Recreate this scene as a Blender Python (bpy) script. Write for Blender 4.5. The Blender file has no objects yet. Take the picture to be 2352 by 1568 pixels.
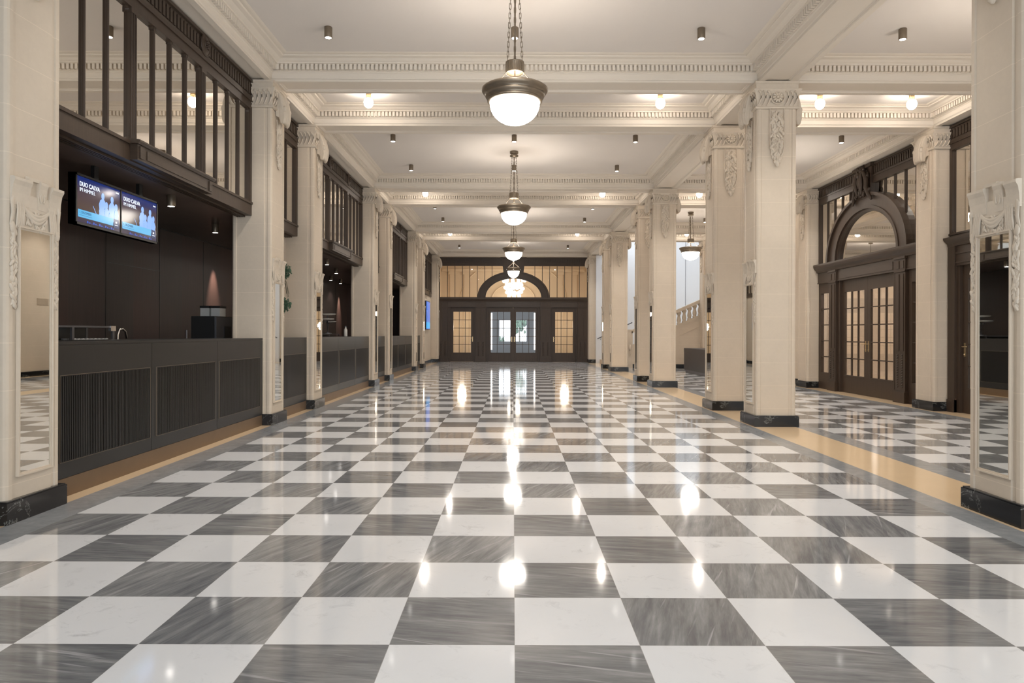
import bpy, bmesh, math, random
from mathutils import Matrix, Vector
PI = math.pi
random.seed(7)
S = bpy.context.scene
C = S.collection

# ---------------------------------------------------------------- camera, world, exposure
F = 1598.0
cd = bpy.data.cameras.new('camera'); cam = bpy.data.objects.new('camera', cd); C.objects.link(cam)
cd.sensor_width = 36.0; cd.lens = F / 2352 * 36
cd.shift_x = -(1178.5 - 1176) / 2352; cd.shift_y = (767 - 784) / 2352
cd.clip_start = 0.05; cd.clip_end = 300
cam.matrix_world = Matrix.Translation((-0.01, 0, 1.24)) @ Matrix.Rotation(PI/2, 4, 'X') @ Matrix.Rotation(0.003, 4, 'Z')
S.camera = cam
S.view_settings.view_transform = 'Standard'; S.view_settings.look = 'None'
S.view_settings.exposure = 1.98; S.view_settings.gamma = 1.0; S.view_settings.use_curve_mapping = False
w = bpy.data.worlds.new('daylight'); S.world = w; w.use_nodes = True
w.node_tree.nodes['Background'].inputs[0].default_value = (0.86, 0.93, 1.0, 1)
w.node_tree.nodes['Background'].inputs[1].default_value = 1.0

def area(name, loc, rot, sx, sy, power, col=(1, .9, .78)):
    l = bpy.data.lights.new(name, 'AREA'); l.shape = 'RECTANGLE'; l.size = sx; l.size_y = sy
    l.energy = power; l.color = col
    o = bpy.data.objects.new(name, l); C.objects.link(o); o.location = loc; o.rotation_euler = rot
    return o
def point(name, loc, power, r=.05, col=(1, .93, .85)):
    l = bpy.data.lights.new(name, 'POINT'); l.energy = power; l.shadow_soft_size = r; l.color = col
    o = bpy.data.objects.new(name, l); C.objects.link(o); o.location = loc
    return o
def spot(name, loc, power, ang=1.5, r=.02, col=(1, .94, .87)):
    l = bpy.data.lights.new(name, 'SPOT'); l.energy = power; l.shadow_soft_size = r; l.color = col
    l.spot_size = ang; l.spot_blend = .6
    o = bpy.data.objects.new(name, l); C.objects.link(o); o.location = loc
    return o

# ---------------------------------------------------------------- materials
class N:
    def __init__(s, name):
        s.m = bpy.data.materials.new(name); s.m.use_nodes = True
        s.t = s.m.node_tree; s.b = s.t.nodes['Principled BSDF']; s.o = s.t.nodes['Material Output']
    def n(s, kind, **kw):
        nd = s.t.nodes.new(kind)
        for k, v in kw.items():
            if k.startswith('i_'):
                key = k[2:]; key = int(key) if key.isdigit() else key
                nd.inputs[key].default_value = v
            else: setattr(nd, k, v)
        return nd
    def l(s, a, b): s.t.links.new(a, b)
    def math(s, op, a, b=None, c=None):
        nd = s.n('ShaderNodeMath', operation=op)
        for i, x in enumerate((a, b, c)):
            if x is None: continue
            if isinstance(x, (int, float)): nd.inputs[i].default_value = x
            else: s.l(x, nd.inputs[i])
        return nd.outputs[0]
    def mix(s, f, a, b):
        nd = s.n('ShaderNodeMix', data_type='RGBA')
        for i, x in ((0, f), (6, a), (7, b)):
            if isinstance(x, (int, float)): nd.inputs[i].default_value = x
            elif isinstance(x, tuple): nd.inputs[i].default_value = x if len(x) == 4 else (*x, 1)
            else: s.l(x, nd.inputs[i])
        return nd.outputs[2]
    def ramp(s, fac, stops):
        nd = s.n('ShaderNodeValToRGB'); cr = nd.color_ramp
        while len(cr.elements) < len(stops): cr.elements.new(.5)
        for e, (p, c) in zip(cr.elements, stops):
            e.position = p; e.color = (*c, 1) if len(c) == 3 else c
        s.l(fac, nd.inputs[0]); return nd.outputs[0]
    def coord(s, kind='Object', scale=(1, 1, 1)):
        tc = s.n('ShaderNodeTexCoord'); mp = s.n('ShaderNodeMapping'); mp.inputs['Scale'].default_value = scale
        s.l(tc.outputs[kind], mp.inputs[0]); return mp.outputs[0]
    def noise(s, vec, scale, detail=4, rough=.55, dist=0):
        nd = s.n('ShaderNodeTexNoise'); s.l(vec, nd.inputs['Vector'])
        nd.inputs['Scale'].default_value = scale; nd.inputs['Detail'].default_value = detail
        nd.inputs['Roughness'].default_value = rough; nd.inputs['Distortion'].default_value = dist
        return nd.outputs[0]
    def geo(s):
        g = s.n('ShaderNodeNewGeometry'); sp = s.n('ShaderNodeSeparateXYZ'); s.l(g.outputs['Position'], sp.inputs[0])
        return g.outputs['Position'], sp.outputs
    def bump(s, h, strength=.2, dist=.01):
        b = s.n('ShaderNodeBump'); b.inputs['Strength'].default_value = strength; b.inputs['Distance'].default_value = dist
        s.l(h, b.inputs['Height']); s.l(b.outputs[0], s.b.inputs['Normal'])
    def fin(s, col=None, rough=None, metal=None, spec=None):
        for k, v in (('Base Color', col), ('Roughness', rough), ('Metallic', metal), ('Specular IOR Level', spec)):
            if v is None: continue
            if isinstance(v, tuple): s.b.inputs[k].default_value = v if len(v) == 4 else (*v, 1)
            elif isinstance(v, (int, float)): s.b.inputs[k].default_value = v
            else: s.l(v, s.b.inputs[k])
        return s.m

def stone(name, c, var=.14, joints=False, bump=.15, rough=.75):
    n = N(name); v = n.coord()
    a = n.noise(v, 2.2, 5, .6); b = n.noise(v, 26, 3)
    dark = tuple(x * (1 - var) for x in c); lite = tuple(min(1, x * (1 + var * .7)) for x in c)
    base = n.mix(n.math('MULTIPLY_ADD', b, .3, n.math('MULTIPLY', a, .75)), dark, lite)
    if joints:
        _, p = n.geo()
        z = n.math('MODULO', n.math('ADD', p[2], .07), .31)
        j = n.math('LESS_THAN', z, .0045)
        base = n.mix(n.math('MULTIPLY', j, .38), base, tuple(min(1, x * 1.35) for x in c))
    n.bump(b, bump, .004)
    return n.fin(base, rough, spec=.3)
def wood(name, c, rough=.38, vert=True, var=.4, grain=60):
    n = N(name)
    v = n.coord('Object', (grain, grain, 2.2) if vert else (2.2, 2.2, grain))
    a = n.noise(v, 1.0, 4, .6)
    col = n.mix(a, tuple(x * (1 - var) for x in c), tuple(x * (1 + var) for x in c))
    return n.fin(col, rough, spec=.4)
def plain(name, c, rough=.5, metal=0., var=.08, scale=8, spec=.5):
    n = N(name); a = n.noise(n.coord(), scale, 3)
    col = n.mix(a, tuple(x * (1 - var) for x in c), tuple(min(1, x * (1 + var)) for x in c))
    return n.fin(col, rough, metal, spec)
def glow(name, c, s):
    n = N(name); a = n.noise(n.coord(), 5, 2)
    col = n.mix(a, tuple(x * .97 for x in c), c)
    n.l(col, n.b.inputs['Emission Color']); n.b.inputs['Emission Strength'].default_value = s
    return n.fin(c, .3)

M = {}
M['stone'] = stone('limestone', (.64, .552, .447))
M['ashlar'] = stone('limestone_ashlar', (.64, .552, .447), joints=True)
M['carve'] = stone('carved_limestone', (.66, .58, .48), var=.26, bump=.4)
M['beam'] = stone('moulded_plaster', (.70, .635, .55), var=.05, bump=.05)
M['ceil'] = stone('ceiling_plaster', (.70, .655, .61), var=.03, bump=.02)
M['white'] = stone('white_plaster', (.74, .745, .76), var=.02, bump=.02)
M['wood'] = wood('dark_oak', (.052, .034, .023), rough=.42)
M['woodh'] = wood('dark_oak_horizontal', (.055, .038, .027), vert=False)
n = N('bar_veneer'); _, p = n.geo()
wn = n.n('ShaderNodeTexWhiteNoise', noise_dimensions='1D'); n.l(n.math('FLOOR', n.math('DIVIDE', n.math('SUBTRACT', p[1], .45), .725)), wn.inputs['W'])
gr = n.noise(n.coord('Object', (30, 30, 1.2)), 1.0, 5, .65)
ca = n.mix(gr, (.020, .015, .013), (.055, .040, .033)); cb_ = n.mix(gr, (.026, .011, .009), (.078, .034, .027))
M['barwood'] = n.fin(n.mix(wn.outputs['Value'], ca, cb_), .42)
M['barceil'] = wood('bar_ceiling_veneer', (.11, .080, .068), rough=.35, vert=False)
M['counter'] = wood('counter_laminate', (.016, .0155, .0155), rough=.28, grain=40, var=.12)
M['flute'] = wood('counter_fluting', (.011, .0105, .0105), rough=.28, grain=40, var=.15)
M['kick'] = plain('bronze_kickplate', (.19, .125, .072), .38, .35, .1)
M['line'] = plain('brass_inlay', (.20, .16, .12), .35, .5)
M['bronze'] = plain('patinated_bronze', (.24, .195, .145), .42, .7, .25, 14)
M['brass'] = plain('brushed_brass', (.55, .42, .24), .3, .9)
M['chrome'] = plain('chrome', (.7, .7, .7), .15, 1.)
M['black'] = plain('black_enamel', (.008, .008, .008), .3)
M['steel'] = plain('steel_side', (.12, .12, .13), .35, .6)
M['desk'] = plain('desk_veneer', (.035, .028, .028), .4)
M['tray'] = plain('white_porcelain', (.6, .58, .54), .3)
M['grey'] = plain('grey_wall', (.16, .17, .20), .5)
M['tan'] = stone('beige_marble_band', (.76, .58, .38), var=.06, bump=.0, rough=.12)
M['amber'] = stone('warm_cream_wall', (.66, .53, .38), var=.04)
n = N('hopper_plastic'); M['hopper'] = n.fin(n.mix(n.noise(n.coord(), 5), (.45, .45, .44), (.6, .6, .58)), .25)
n = N('leaf_green'); M['leaf'] = n.fin(n.mix(n.noise(n.coord(), 30), (.02, .06, .03), (.09, .18, .11)), .5)
n = N('stem_green'); M['stem'] = n.fin(n.mix(n.noise(n.coord(), 30), (.05, .05, .03), (.10, .08, .05)), .6)
def mirror_mat(name, c, r=.015):
    n = N(name); col = n.mix(n.noise(n.coord(), 2.), tuple(x * .98 for x in c), c)
    return n.fin(col, r, 1.)
M['mirror'] = mirror_mat('silvered_glass', (.74, .74, .71))
M['pane'] = mirror_mat('mirrored_pane', (.76, .72, .66))
n = N('clear_glass')
tr = n.n('ShaderNodeBsdfTransparent'); gl = n.n('ShaderNodeBsdfGlossy'); gl.inputs['Roughness'].default_value = .02
lw = n.n('ShaderNodeLayerWeight'); lw.inputs[0].default_value = .25
ms = n.n('ShaderNodeMixShader'); n.l(n.math('MULTIPLY_ADD', lw.outputs[0], .35, .02), ms.inputs[0])
n.l(tr.outputs[0], ms.inputs[1]); n.l(gl.outputs[0], ms.inputs[2]); n.l(ms.outputs[0], n.o.inputs[0]); M['glass'] = n.m
# black marble plinth
n = N('black_marble'); v = n.coord()
a = n.noise(v, 3.2, 8, .65, 2.2)
vein = n.math('LESS_THAN', n.math('ABSOLUTE', n.math('SUBTRACT', a, .5)), .006)
cut = n.math('GREATER_THAN', n.noise(v, 2.0, 2), .56)
M['plinth'] = n.fin(n.mix(n.math('MULTIPLY', vein, cut), (.010, .011, .013), (.22, .23, .22)), .18)
# grey marble border
n = N('grey_marble_border'); v, p = n.geo()
a = n.noise(v, 3.0, 7, .7, 1.0); b = n.noise(v, 18, 4)
M['border'] = n.fin(n.ramp(n.math('MULTIPLY_ADD', b, .35, n.math('MULTIPLY', a, .7)), [(.25, (.20, .215, .235)), (.55, (.31, .325, .34)), (.85, (.46, .46, .46))]), .13)

def checker(name, x0):
    n = N(name); pos, p = n.geo()
    ix = n.math('FLOOR', n.math('DIVIDE', n.math('SUBTRACT', p[0], x0), .5))
    iy = n.math('FLOOR', n.math('DIVIDE', n.math('SUBTRACT', p[1], 2.775), .5))
    par = n.math('FLOORED_MODULO', n.math('ADD', ix, iy), 2.0)     # 0 white, 1 grey
    cb = n.n('ShaderNodeCombineXYZ'); n.l(ix, cb.inputs[0]); n.l(iy, cb.inputs[1])
    wn = n.n('ShaderNodeTexWhiteNoise', noise_dimensions='3D'); n.l(cb.outputs[0], wn.inputs['Vector'])
    rnd = wn.outputs['Value']
    ang = n.math('MULTIPLY_ADD', n.math('GREATER_THAN', rnd, .50), -1.36, .02)
    ang = n.math('ADD', ang, n.math('MULTIPLY', n.math('FRACT', n.math('MULTIPLY', rnd, 17.)), .2))
    off = n.n('ShaderNodeVectorMath', operation='MULTIPLY_ADD'); n.l(wn.outputs['Color'], off.inputs[0])
    off.inputs[1].default_value = (13, 17, 11); n.l(pos, off.inputs[2])
    vr = n.n('ShaderNodeVectorRotate', rotation_type='Z_AXIS'); n.l(off.outputs[0], vr.inputs['Vector']); n.l(ang, vr.inputs['Angle'])
    mp = n.n('ShaderNodeMapping'); mp.inputs['Scale'].default_value = (2.2, 22, 1); n.l(vr.outputs[0], mp.inputs[0])
    st = n.noise(mp.outputs[0], 1.0, 6, .62, .35)
    mp2 = n.n('ShaderNodeMapping'); mp2.inputs['Scale'].default_value = (1.0, 3.5, 1); n.l(vr.outputs[0], mp2.inputs[0])
    big = n.noise(mp2.outputs[0], 1.6, 4, .6, .8)
    fin = n.noise(mp.outputs[0], 2.4, 7, .7, .2)
    g = n.math('ADD', n.math('MULTIPLY', st, .42), n.math('ADD', n.math('MULTIPLY', big, .28), n.math('MULTIPLY', fin, .3)))
    grey = n.ramp(g, [(.33, (.115, .12, .13)), (.45, (.185, .19, .20)), (.54, (.265, .27, .275)), (.68, (.43, .43, .43))])
    mp3 = n.n('ShaderNodeMapping'); mp3.inputs['Scale'].default_value = (1.3, 30, 1); n.l(off.outputs[0], mp3.inputs[0])
    vr3 = n.n('ShaderNodeVectorRotate', rotation_type='Z_AXIS'); n.l(off.outputs[0], vr3.inputs['Vector'])
    n.l(n.math('ADD', ang, .16), vr3.inputs['Angle']); n.l(vr3.outputs[0], mp3.inputs[0])
    sk = n.noise(mp3.outputs[0], .9, 3, .55, .15)
    streak = n.math('MINIMUM', n.math('MAXIMUM', n.math('MULTIPLY', n.math('SUBTRACT', sk, .63), 7.), 0.), .75)
    grey = n.mix(streak, grey, (.56, .56, .57))
    br = n.math('MULTIPLY_ADD', rnd, .25, .86)
    vm = n.n('ShaderNodeVectorMath', operation='SCALE'); n.l(grey, vm.inputs[0]); n.l(br, vm.inputs['Scale'])
    sp_ = n.noise(vr.outputs[0], 9.0, 8, .75, 1.0)
    cl = n.noise(vr.outputs[0], 2.4, 3)
    flec = n.math('MULTIPLY', n.math('SUBTRACT', sp_, .545), n.math('MULTIPLY', n.math('MAXIMUM', n.math('SUBTRACT', cl, .40), 0.), 16.0))
    white = n.mix(n.math('MAXIMUM', n.math('MINIMUM', flec, .6), 0.0), n.mix(cl, (.79, .80, .82), (.88, .89, .91)), (.40, .41, .43))
    col = n.mix(par, white, vm.outputs[0])
    # fine joints
    fx = n.math('FRACT', n.math('DIVIDE', n.math('SUBTRACT', p[0], x0), .5)); fy = n.math('FRACT', n.math('DIVIDE', n.math('SUBTRACT', p[1], 2.775), .5))
    ex = n.math('MINIMUM', fx, n.math('SUBTRACT', 1., fx)); ey = n.math('MINIMUM', fy, n.math('SUBTRACT', 1., fy))
    jt = n.math('LESS_THAN', n.math('MINIMUM', ex, ey), .0028)
    col = n.mix(n.math('MULTIPLY', jt, .5), col, (.38, .36, .34))
    return n.fin(col, n.math('MULTIPLY_ADD', st, .02, .062), spec=.9)
M['floor'] = checker('chequer_marble', 0.0); M['floor2'] = checker('aisle_chequer_marble', 4.05)
M['lamp'] = glow('lit_opal_glass', (1, .93, .84), 5.0)
M['globe'] = glow('lit_globe_glass', (1, .90, .80), 19.0)
M['led'] = glow('lit_downlight', (1, .94, .88), 5.0)
M['strip'] = glow('lit_strip', (1, .95, .9), .5)
M['globe2'] = glow('lit_chandelier_globe', (1, .95, .88), .32)

# ---------------------------------------------------------------- mesh builder
class MB:
    def __init__(s): s.v = []; s.f = []; s.s = []; s.M = None
    def add(s, vs, fs, smooth=False):
        b = len(s.v)
        if s.M is not None: vs = [tuple(s.M @ Vector(p)) for p in vs]
        s.v += [tuple(p) for p in vs]; s.f += [tuple(b + i for i in f) for f in fs]; s.s += [smooth] * len(fs)
        return s
    def box(s, x0, x1, y0, y1, z0, z1):
        v = [(x, y, z) for z in (z0, z1) for y in (y0, y1) for x in (x0, x1)]
        return s.add(v, [(0, 2, 3, 1), (4, 5, 7, 6), (0, 1, 5, 4), (2, 6, 7, 3), (0, 4, 6, 2), (1, 3, 7, 5)])
    def prism(s, poly, a, b, ax='z', smooth=False):
        def P(p, t): return {'z': (p[0], p[1], t), 'x': (t, p[0], p[1]), 'y': (p[0], t, p[1])}[ax]
        n = len(poly); v = [P(p, a) for p in poly] + [P(p, b) for p in poly]
        s.add(v, [(i, (i + 1) % n, n + (i + 1) % n, n + i) for i in range(n)], smooth)
        return s.add(v, [tuple(range(n - 1, -1, -1)), tuple(range(n, 2 * n))])
    def lathe(s, prof, seg=24, c=(0, 0, 0), smooth=True, cap=True):
        v = []; fs = []
        for r, z in prof:
            for k in range(seg):
                a = 2 * PI * k / seg; v.append((c[0] + r * math.cos(a), c[1] + r * math.sin(a), c[2] + z))
        for i in range(len(prof) - 1):
            for k in range(seg):
                k2 = (k + 1) % seg; fs.append((i * seg + k, i * seg + k2, (i + 1) * seg + k2, (i + 1) * seg + k))
        s.add(v, fs, smooth)
        if cap:
            m = len(prof) - 1
            s.add(v, [tuple(range(seg - 1, -1, -1)), tuple(range(m * seg, m * seg + seg))])
        return s
    def tube(s, pts, r, seg=8, closed=False):
        P = [Vector(p) for p in pts]; n = len(P); v = []; fs = []; up = None
        for i in range(n):
            t = (P[(i + 1) % n] - P[i - 1]) if closed else (P[min(i + 1, n - 1)] - P[max(i - 1, 0)])
            t.normalize()
            if up is None: up = Vector((0, 0, 1)) if abs(t.z) < .9 else Vector((1, 0, 0))
            a = t.cross(up); a.normalize(); b = t.cross(a); b.normalize(); up = -b if False else up
            if abs(t.dot(up)) > .97: up = Vector((1, 0, 0)) if abs(t.x) < .9 else Vector((0, 1, 0))
            rr = r[i] if isinstance(r, (list, tuple)) else r
            for k in range(seg):
                g = 2 * PI * k / seg; v.append(tuple(P[i] + a * (rr * math.cos(g)) + b * (rr * math.sin(g))))
        m = n if closed else n - 1
        for i in range(m):
            j = (i + 1) % n
            for k in range(seg):
                k2 = (k + 1) % seg; fs.append((i * seg + k, i * seg + k2, j * seg + k2, j * seg + k))
        s.add(v, fs, True)
        if not closed: s.add(v, [tuple(range(seg)), tuple(range((n - 1) * seg, n * seg))])
        return s
    def ell(s, c, r, seg=8, rings=5, rot=None):
        v = []; fs = []
        for i in range(1, rings):
            t = PI * i / rings
            for k in range(seg):
                a = 2 * PI * k / seg
                p = Vector((r[0] * math.sin(t) * math.cos(a), r[1] * math.sin(t) * math.sin(a), r[2] * math.cos(t)))
                if rot is not None: p = rot @ p
                v.append((c[0] + p.x, c[1] + p.y, c[2] + p.z))
        for e in (1, -1):
            p = Vector((0, 0, e * r[2])); p = rot @ p if rot is not None else p
            v.append((c[0] + p.x, c[1] + p.y, c[2] + p.z))
        top = len(v) - 2; bot = top + 1
        for i in range(rings - 2):
            for k in range(seg):
                k2 = (k + 1) % seg; fs.append((i * seg + k, (i + 1) * seg + k, (i + 1) * seg + k2, i * seg + k2))
        for k in range(seg):
            k2 = (k + 1) % seg; fs.append((top, k, k2)); b = (rings - 2) * seg; fs.append((bot, b + k2, b + k))
        return s.add(v, fs, True)
    def mesh(s, name):
        me = bpy.data.meshes.new(name); me.from_pydata(s.v, [], s.f); me.validate()
        me.polygons.foreach_set('use_smooth', s.s[:len(me.polygons)] if len(s.s) == len(me.polygons) else [False] * len(me.polygons))
        bm = bmesh.new(); bm.from_mesh(me); bmesh.ops.recalc_face_normals(bm, faces=bm.faces[:]); bm.to_mesh(me); bm.free()
        return me
    def build(s, name, mat, parent=None, loc=None):
        me = s.mesh(name); me.materials.append(M[mat] if isinstance(mat, str) else mat)
        return link(name, me, parent, loc)

def link(name, me, parent=None, loc=None):
    o = bpy.data.objects.new(name, me); C.objects.link(o)
    if parent is not None: o.parent = parent
    if loc is not None: o.location = loc
    return o
def empty(name, loc=(0, 0, 0), rz=0, parent=None):
    o = bpy.data.objects.new(name, None); C.objects.link(o); o.location = loc; o.rotation_euler = (0, 0, rz)
    o.empty_display_size = .1
    if parent is not None: o.parent = parent
    return o
def tag(o, label=None, cat=None, group=None, kind=None):
    if label: o['label'] = label
    if cat: o['category'] = cat
    if group: o['group'] = group
    if kind: o['kind'] = kind
    return o
def struct(name, mb, mat, loc=None):
    return tag(mb.build(name, mat, None, loc), kind='structure')
def copy_tree(o, parent=None):
    c = o.copy(); C.objects.link(c)
    if parent is not None: c.parent = parent
    for ch in list(o.children): copy_tree(ch, c)
    return c

# ---------------------------------------------------------------- layout numbers
PER = 6.92
AY = [9.38 + PER * k for k in range(4)]      # near pillar of each pair (first edge)
BY = [4.46 + PER * k for k in range(4)]      # far pillar of each pair
XL, XR = -3.55, 3.55
BAYS = [(BY[k] + .6, AY[k]) for k in range(4)]
NARR = [(AY[k] + .6, BY[k + 1]) for k in range(3)]
YE = 31.0
ZC, ZS, ZT = 4.95, 4.66, 2.84

# ---------------------------------------------------------------- floor
def strip(name, mat, x0, x1, y0, y1, z=0.0, t=.06):
    return struct(name, MB().box(x0, x1, y0, y1, z - t, z), mat)
strip('floor', 'floor', -3.0, 3.0, -3, 31.15)
strip('floor', 'border', -3.262, -3.0, -3, 31.15)
strip('floor', 'tan', -4.4, -3.262, -3, 31.15)
strip('floor', 'border', 3.0, 3.22, -3, 31.15)
strip('floor', 'tan', 3.22, 3.80, -3, 31.15)
strip('floor', 'border', 3.80, 4.05, -3, 31.15)
strip('floor', 'floor2', 4.05, 6.55, -3, 31.15)
strip('floor', 'border', 6.55, 6.80, -3, 31.15)
strip('floor', 'tan', 6.80, 11.0, -3, 31.15)
strip('floor', 'counter', -5.5, -4.4, -3, 31.15)
strip('floor', 'border', -3.6, 3.6, 31.15, 39)
strip('floor', 'border', -8, 8, 39, 60, -.02)

# ---------------------------------------------------------------- ceiling: coffers with dentil cornice
PROF = [(0, ZS), (0, 4.692), (.010, 4.704), (.012, 4.765), (.028, 4.775), (.028, 4.785), (.045, 4.787), (.045, 4.862), (.115, 4.866),
        (.115, 4.880), (.14, 4.890), (.175, 4.912), (.225, 4.922), (.235, 4.930), (.235, 4.937), (.27, 4.940), (.30, 4.951)]
coffer_no = [0]
def coffer(x0, x1, y0, y1):
    m = MB()
    for (p, z), (q, z2) in zip(PROF, PROF[1:]):
        a = [(x0 + p, y0 + p, z), (x1 - p, y0 + p, z), (x1 - p, y1 - p, z), (x0 + p, y1 - p, z)]
        b = [(x0 + q, y0 + q, z2), (x1 - q, y0 + q, z2), (x1 - q, y1 - q, z2), (x0 + q, y1 - q, z2)]
        m.add(a + b, [(i, (i + 1) % 4, 4 + (i + 1) % 4, 4 + i) for i in range(4)])
    pitch, bw, i0, i1 = .058, .036, .045, .092
    def run(a, b):
        n = max(1, int((b - a - .12) / pitch)); st = (b - a - n * pitch) / 2
        return [a + st + k * pitch + (pitch - bw) / 2 for k in range(n)]
    for t in run(x0, x1):
        m.box(t, t + bw, y0 + i0, y0 + i1, 4.792, 4.866); m.box(t, t + bw, y1 - i1, y1 - i0, 4.792, 4.866)
    for t in run(y0, y1):
        m.box(x0 + i0, x0 + i1, t, t + bw, 4.792, 4.866); m.box(x1 - i1, x1 - i0, t, t + bw, 4.792, 4.866)
    coffer_no[0] += 1
    struct('trim_%d' % coffer_no[0], m, 'beam')
def soffit(x0, x1, y0, y1, r=.075):
    m = MB(); z = ZS
    a = [(x0, y0, z), (x1, y0, z), (x1, y1, z), (x0, y1, z)]
    lv = [(r, z), (r + .008, z + .012), (r + .02, z + .012), (r + .03, z + .022)]
    prev = a
    for q, zz in lv:
        b = [(x0 + q, y0 + q, zz), (x1 - q, y0 + q, zz), (x1 - q, y1 - q, zz), (x0 + q, y1 - q, zz)]
        m.add(prev + b, [(i, (i + 1) % 4, 4 + (i + 1) % 4, 4 + i) for i in range(4)]); prev = b
    m.add(prev, [(0, 1, 2, 3)])
    m.box(x0, x1, y0, y1, z + .03, ZC + .15)
    coffer_no[0] += 1
    struct('trim_%d' % coffer_no[0], m, 'beam')
HB = .23
ys = []
for k in range(4):
    ys += [(BY[k] + .3), (AY[k] + .3)]
ys = [2.46 + .3] + ys         # beam centre lines
# nave and aisle transverse beams + coffers
NX0, NX1, SX0, SX1 = -3.30, 3.30, 3.80, 6.90
for i, yc in enumerate(ys):
    last = i == len(ys) - 1
    if last: continue
    soffit(NX0, NX1, yc - HB, yc + HB); 
    if yc < 26: soffit(SX0, SX1, yc - HB, yc + HB)
for i in range(len(ys) - 1):
    y0, y1 = ys[i] + HB, ys[i + 1] - HB
    if i == len(ys) - 2: y1 = 30.72
    coffer(NX0, NX1, y0, y1)
    if y1 < 26: coffer(SX0, SX1, y0, y1)
soffit(NX0, NX1, 30.72, 31.2, .06)
soffit(NX1, SX0, -3, 31.2)                       # long beam over the free pillars
soffit(-3.88, NX0, -3, 31.2)                     # long beam over the left pillars
soffit(SX1, 7.5, -3, 25.9)
struct('ceiling', MB().box(-3.9, 3.9, -3, 31.2, ZC, ZC + .2), 'ceil')
struct('ceiling', MB().box(3.8, 7.6, -3, 25.7, ZC, ZC + .2), 'ceil')
# fill in front of the first coffer (behind the camera)
struct('trim_90', MB().box(-3.9, 7.5, -3, 2.53, ZS + .1, ZC), 'beam')

# ---------------------------------------------------------------- pillars (local: +x faces the nave)
def shaft_poly(h=.27):
    q = [(h, -.165), (h, .165), (h - .012, .172), (h - .012, .205), (h - .002, .212), (h - .002, .240)]
    arc = [(h - .032 + .03 * math.cos(t), h - .032 + .03 * math.sin(t)) for t in (PI * .08, PI * .25, PI * .42)]
    one = q + arc + [(y, x) for x, y in reversed(q[2:])]
    out = []
    for k in range(4):
        c, s_ = math.cos(k * PI / 2), math.sin(k * PI / 2)
        out += [(x * c - y * s_, x * s_ + y * c) for x, y in one[1:]]
    return out
me_shaft = MB().prism(shaft_poly(), .15, 4.31).mesh('shaft'); me_shaft.materials.append(M['ashlar'])
m = MB().prism([(.30, -.27), (.30, .27), (.27, .30), (-.27, .30), (-.30, .27), (-.30, -.27), (-.27, -.30), (.27, -.30)], 0, .138)
m.prism([(.292, -.268), (.292, .268), (.268, .292), (-.268, .292), (-.292, .268), (-.292, -.268), (-.268, -.292), (.268, -.292)], .138, .15)
m = MB().box(-.30, .30, -.30, .30, 0, .14).box(-.292, .292, -.292, .292, .14, .15)
me_plinth = m.mesh('plinth'); me_plinth.materials.append(M['plinth'])
def sq(m, prof):
    for (h, z), (g, z2) in zip(prof, prof[1:]):
        a = [(-h, -h, z), (h, -h, z), (h, h, z), (-h, h, z)]; b = [(-g, -g, z2), (g, -g, z2), (g, g, z2), (-g, g, z2)]
        m.add(a + b, [(i, (i + 1) % 4, 4 + (i + 1) % 4, 4 + i) for i in range(4)])
def rosette(m, x, z, r=.075, side='y', o=.30):
    for k in range(10):
        a = 2 * PI * k / 10; dx, dz = math.cos(a), math.sin(a)
        rr = Matrix.Rotation(-a, 3, 'Y')
        m.ell((x + dx * r * .62, -o, z + dz * r * .62), (r * .42, .022, r * .22), 8, 5, rr)
    m.ell((x, -o - .012, z), (r * .28, .025, r * .28), 8, 6)
    m.tube([(x + r * 1.18 * math.cos(t * PI / 12), -o + .004, z + r * 1.18 * math.sin(t * PI / 12)) for t in range(24)], .009, 6, True)
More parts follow.
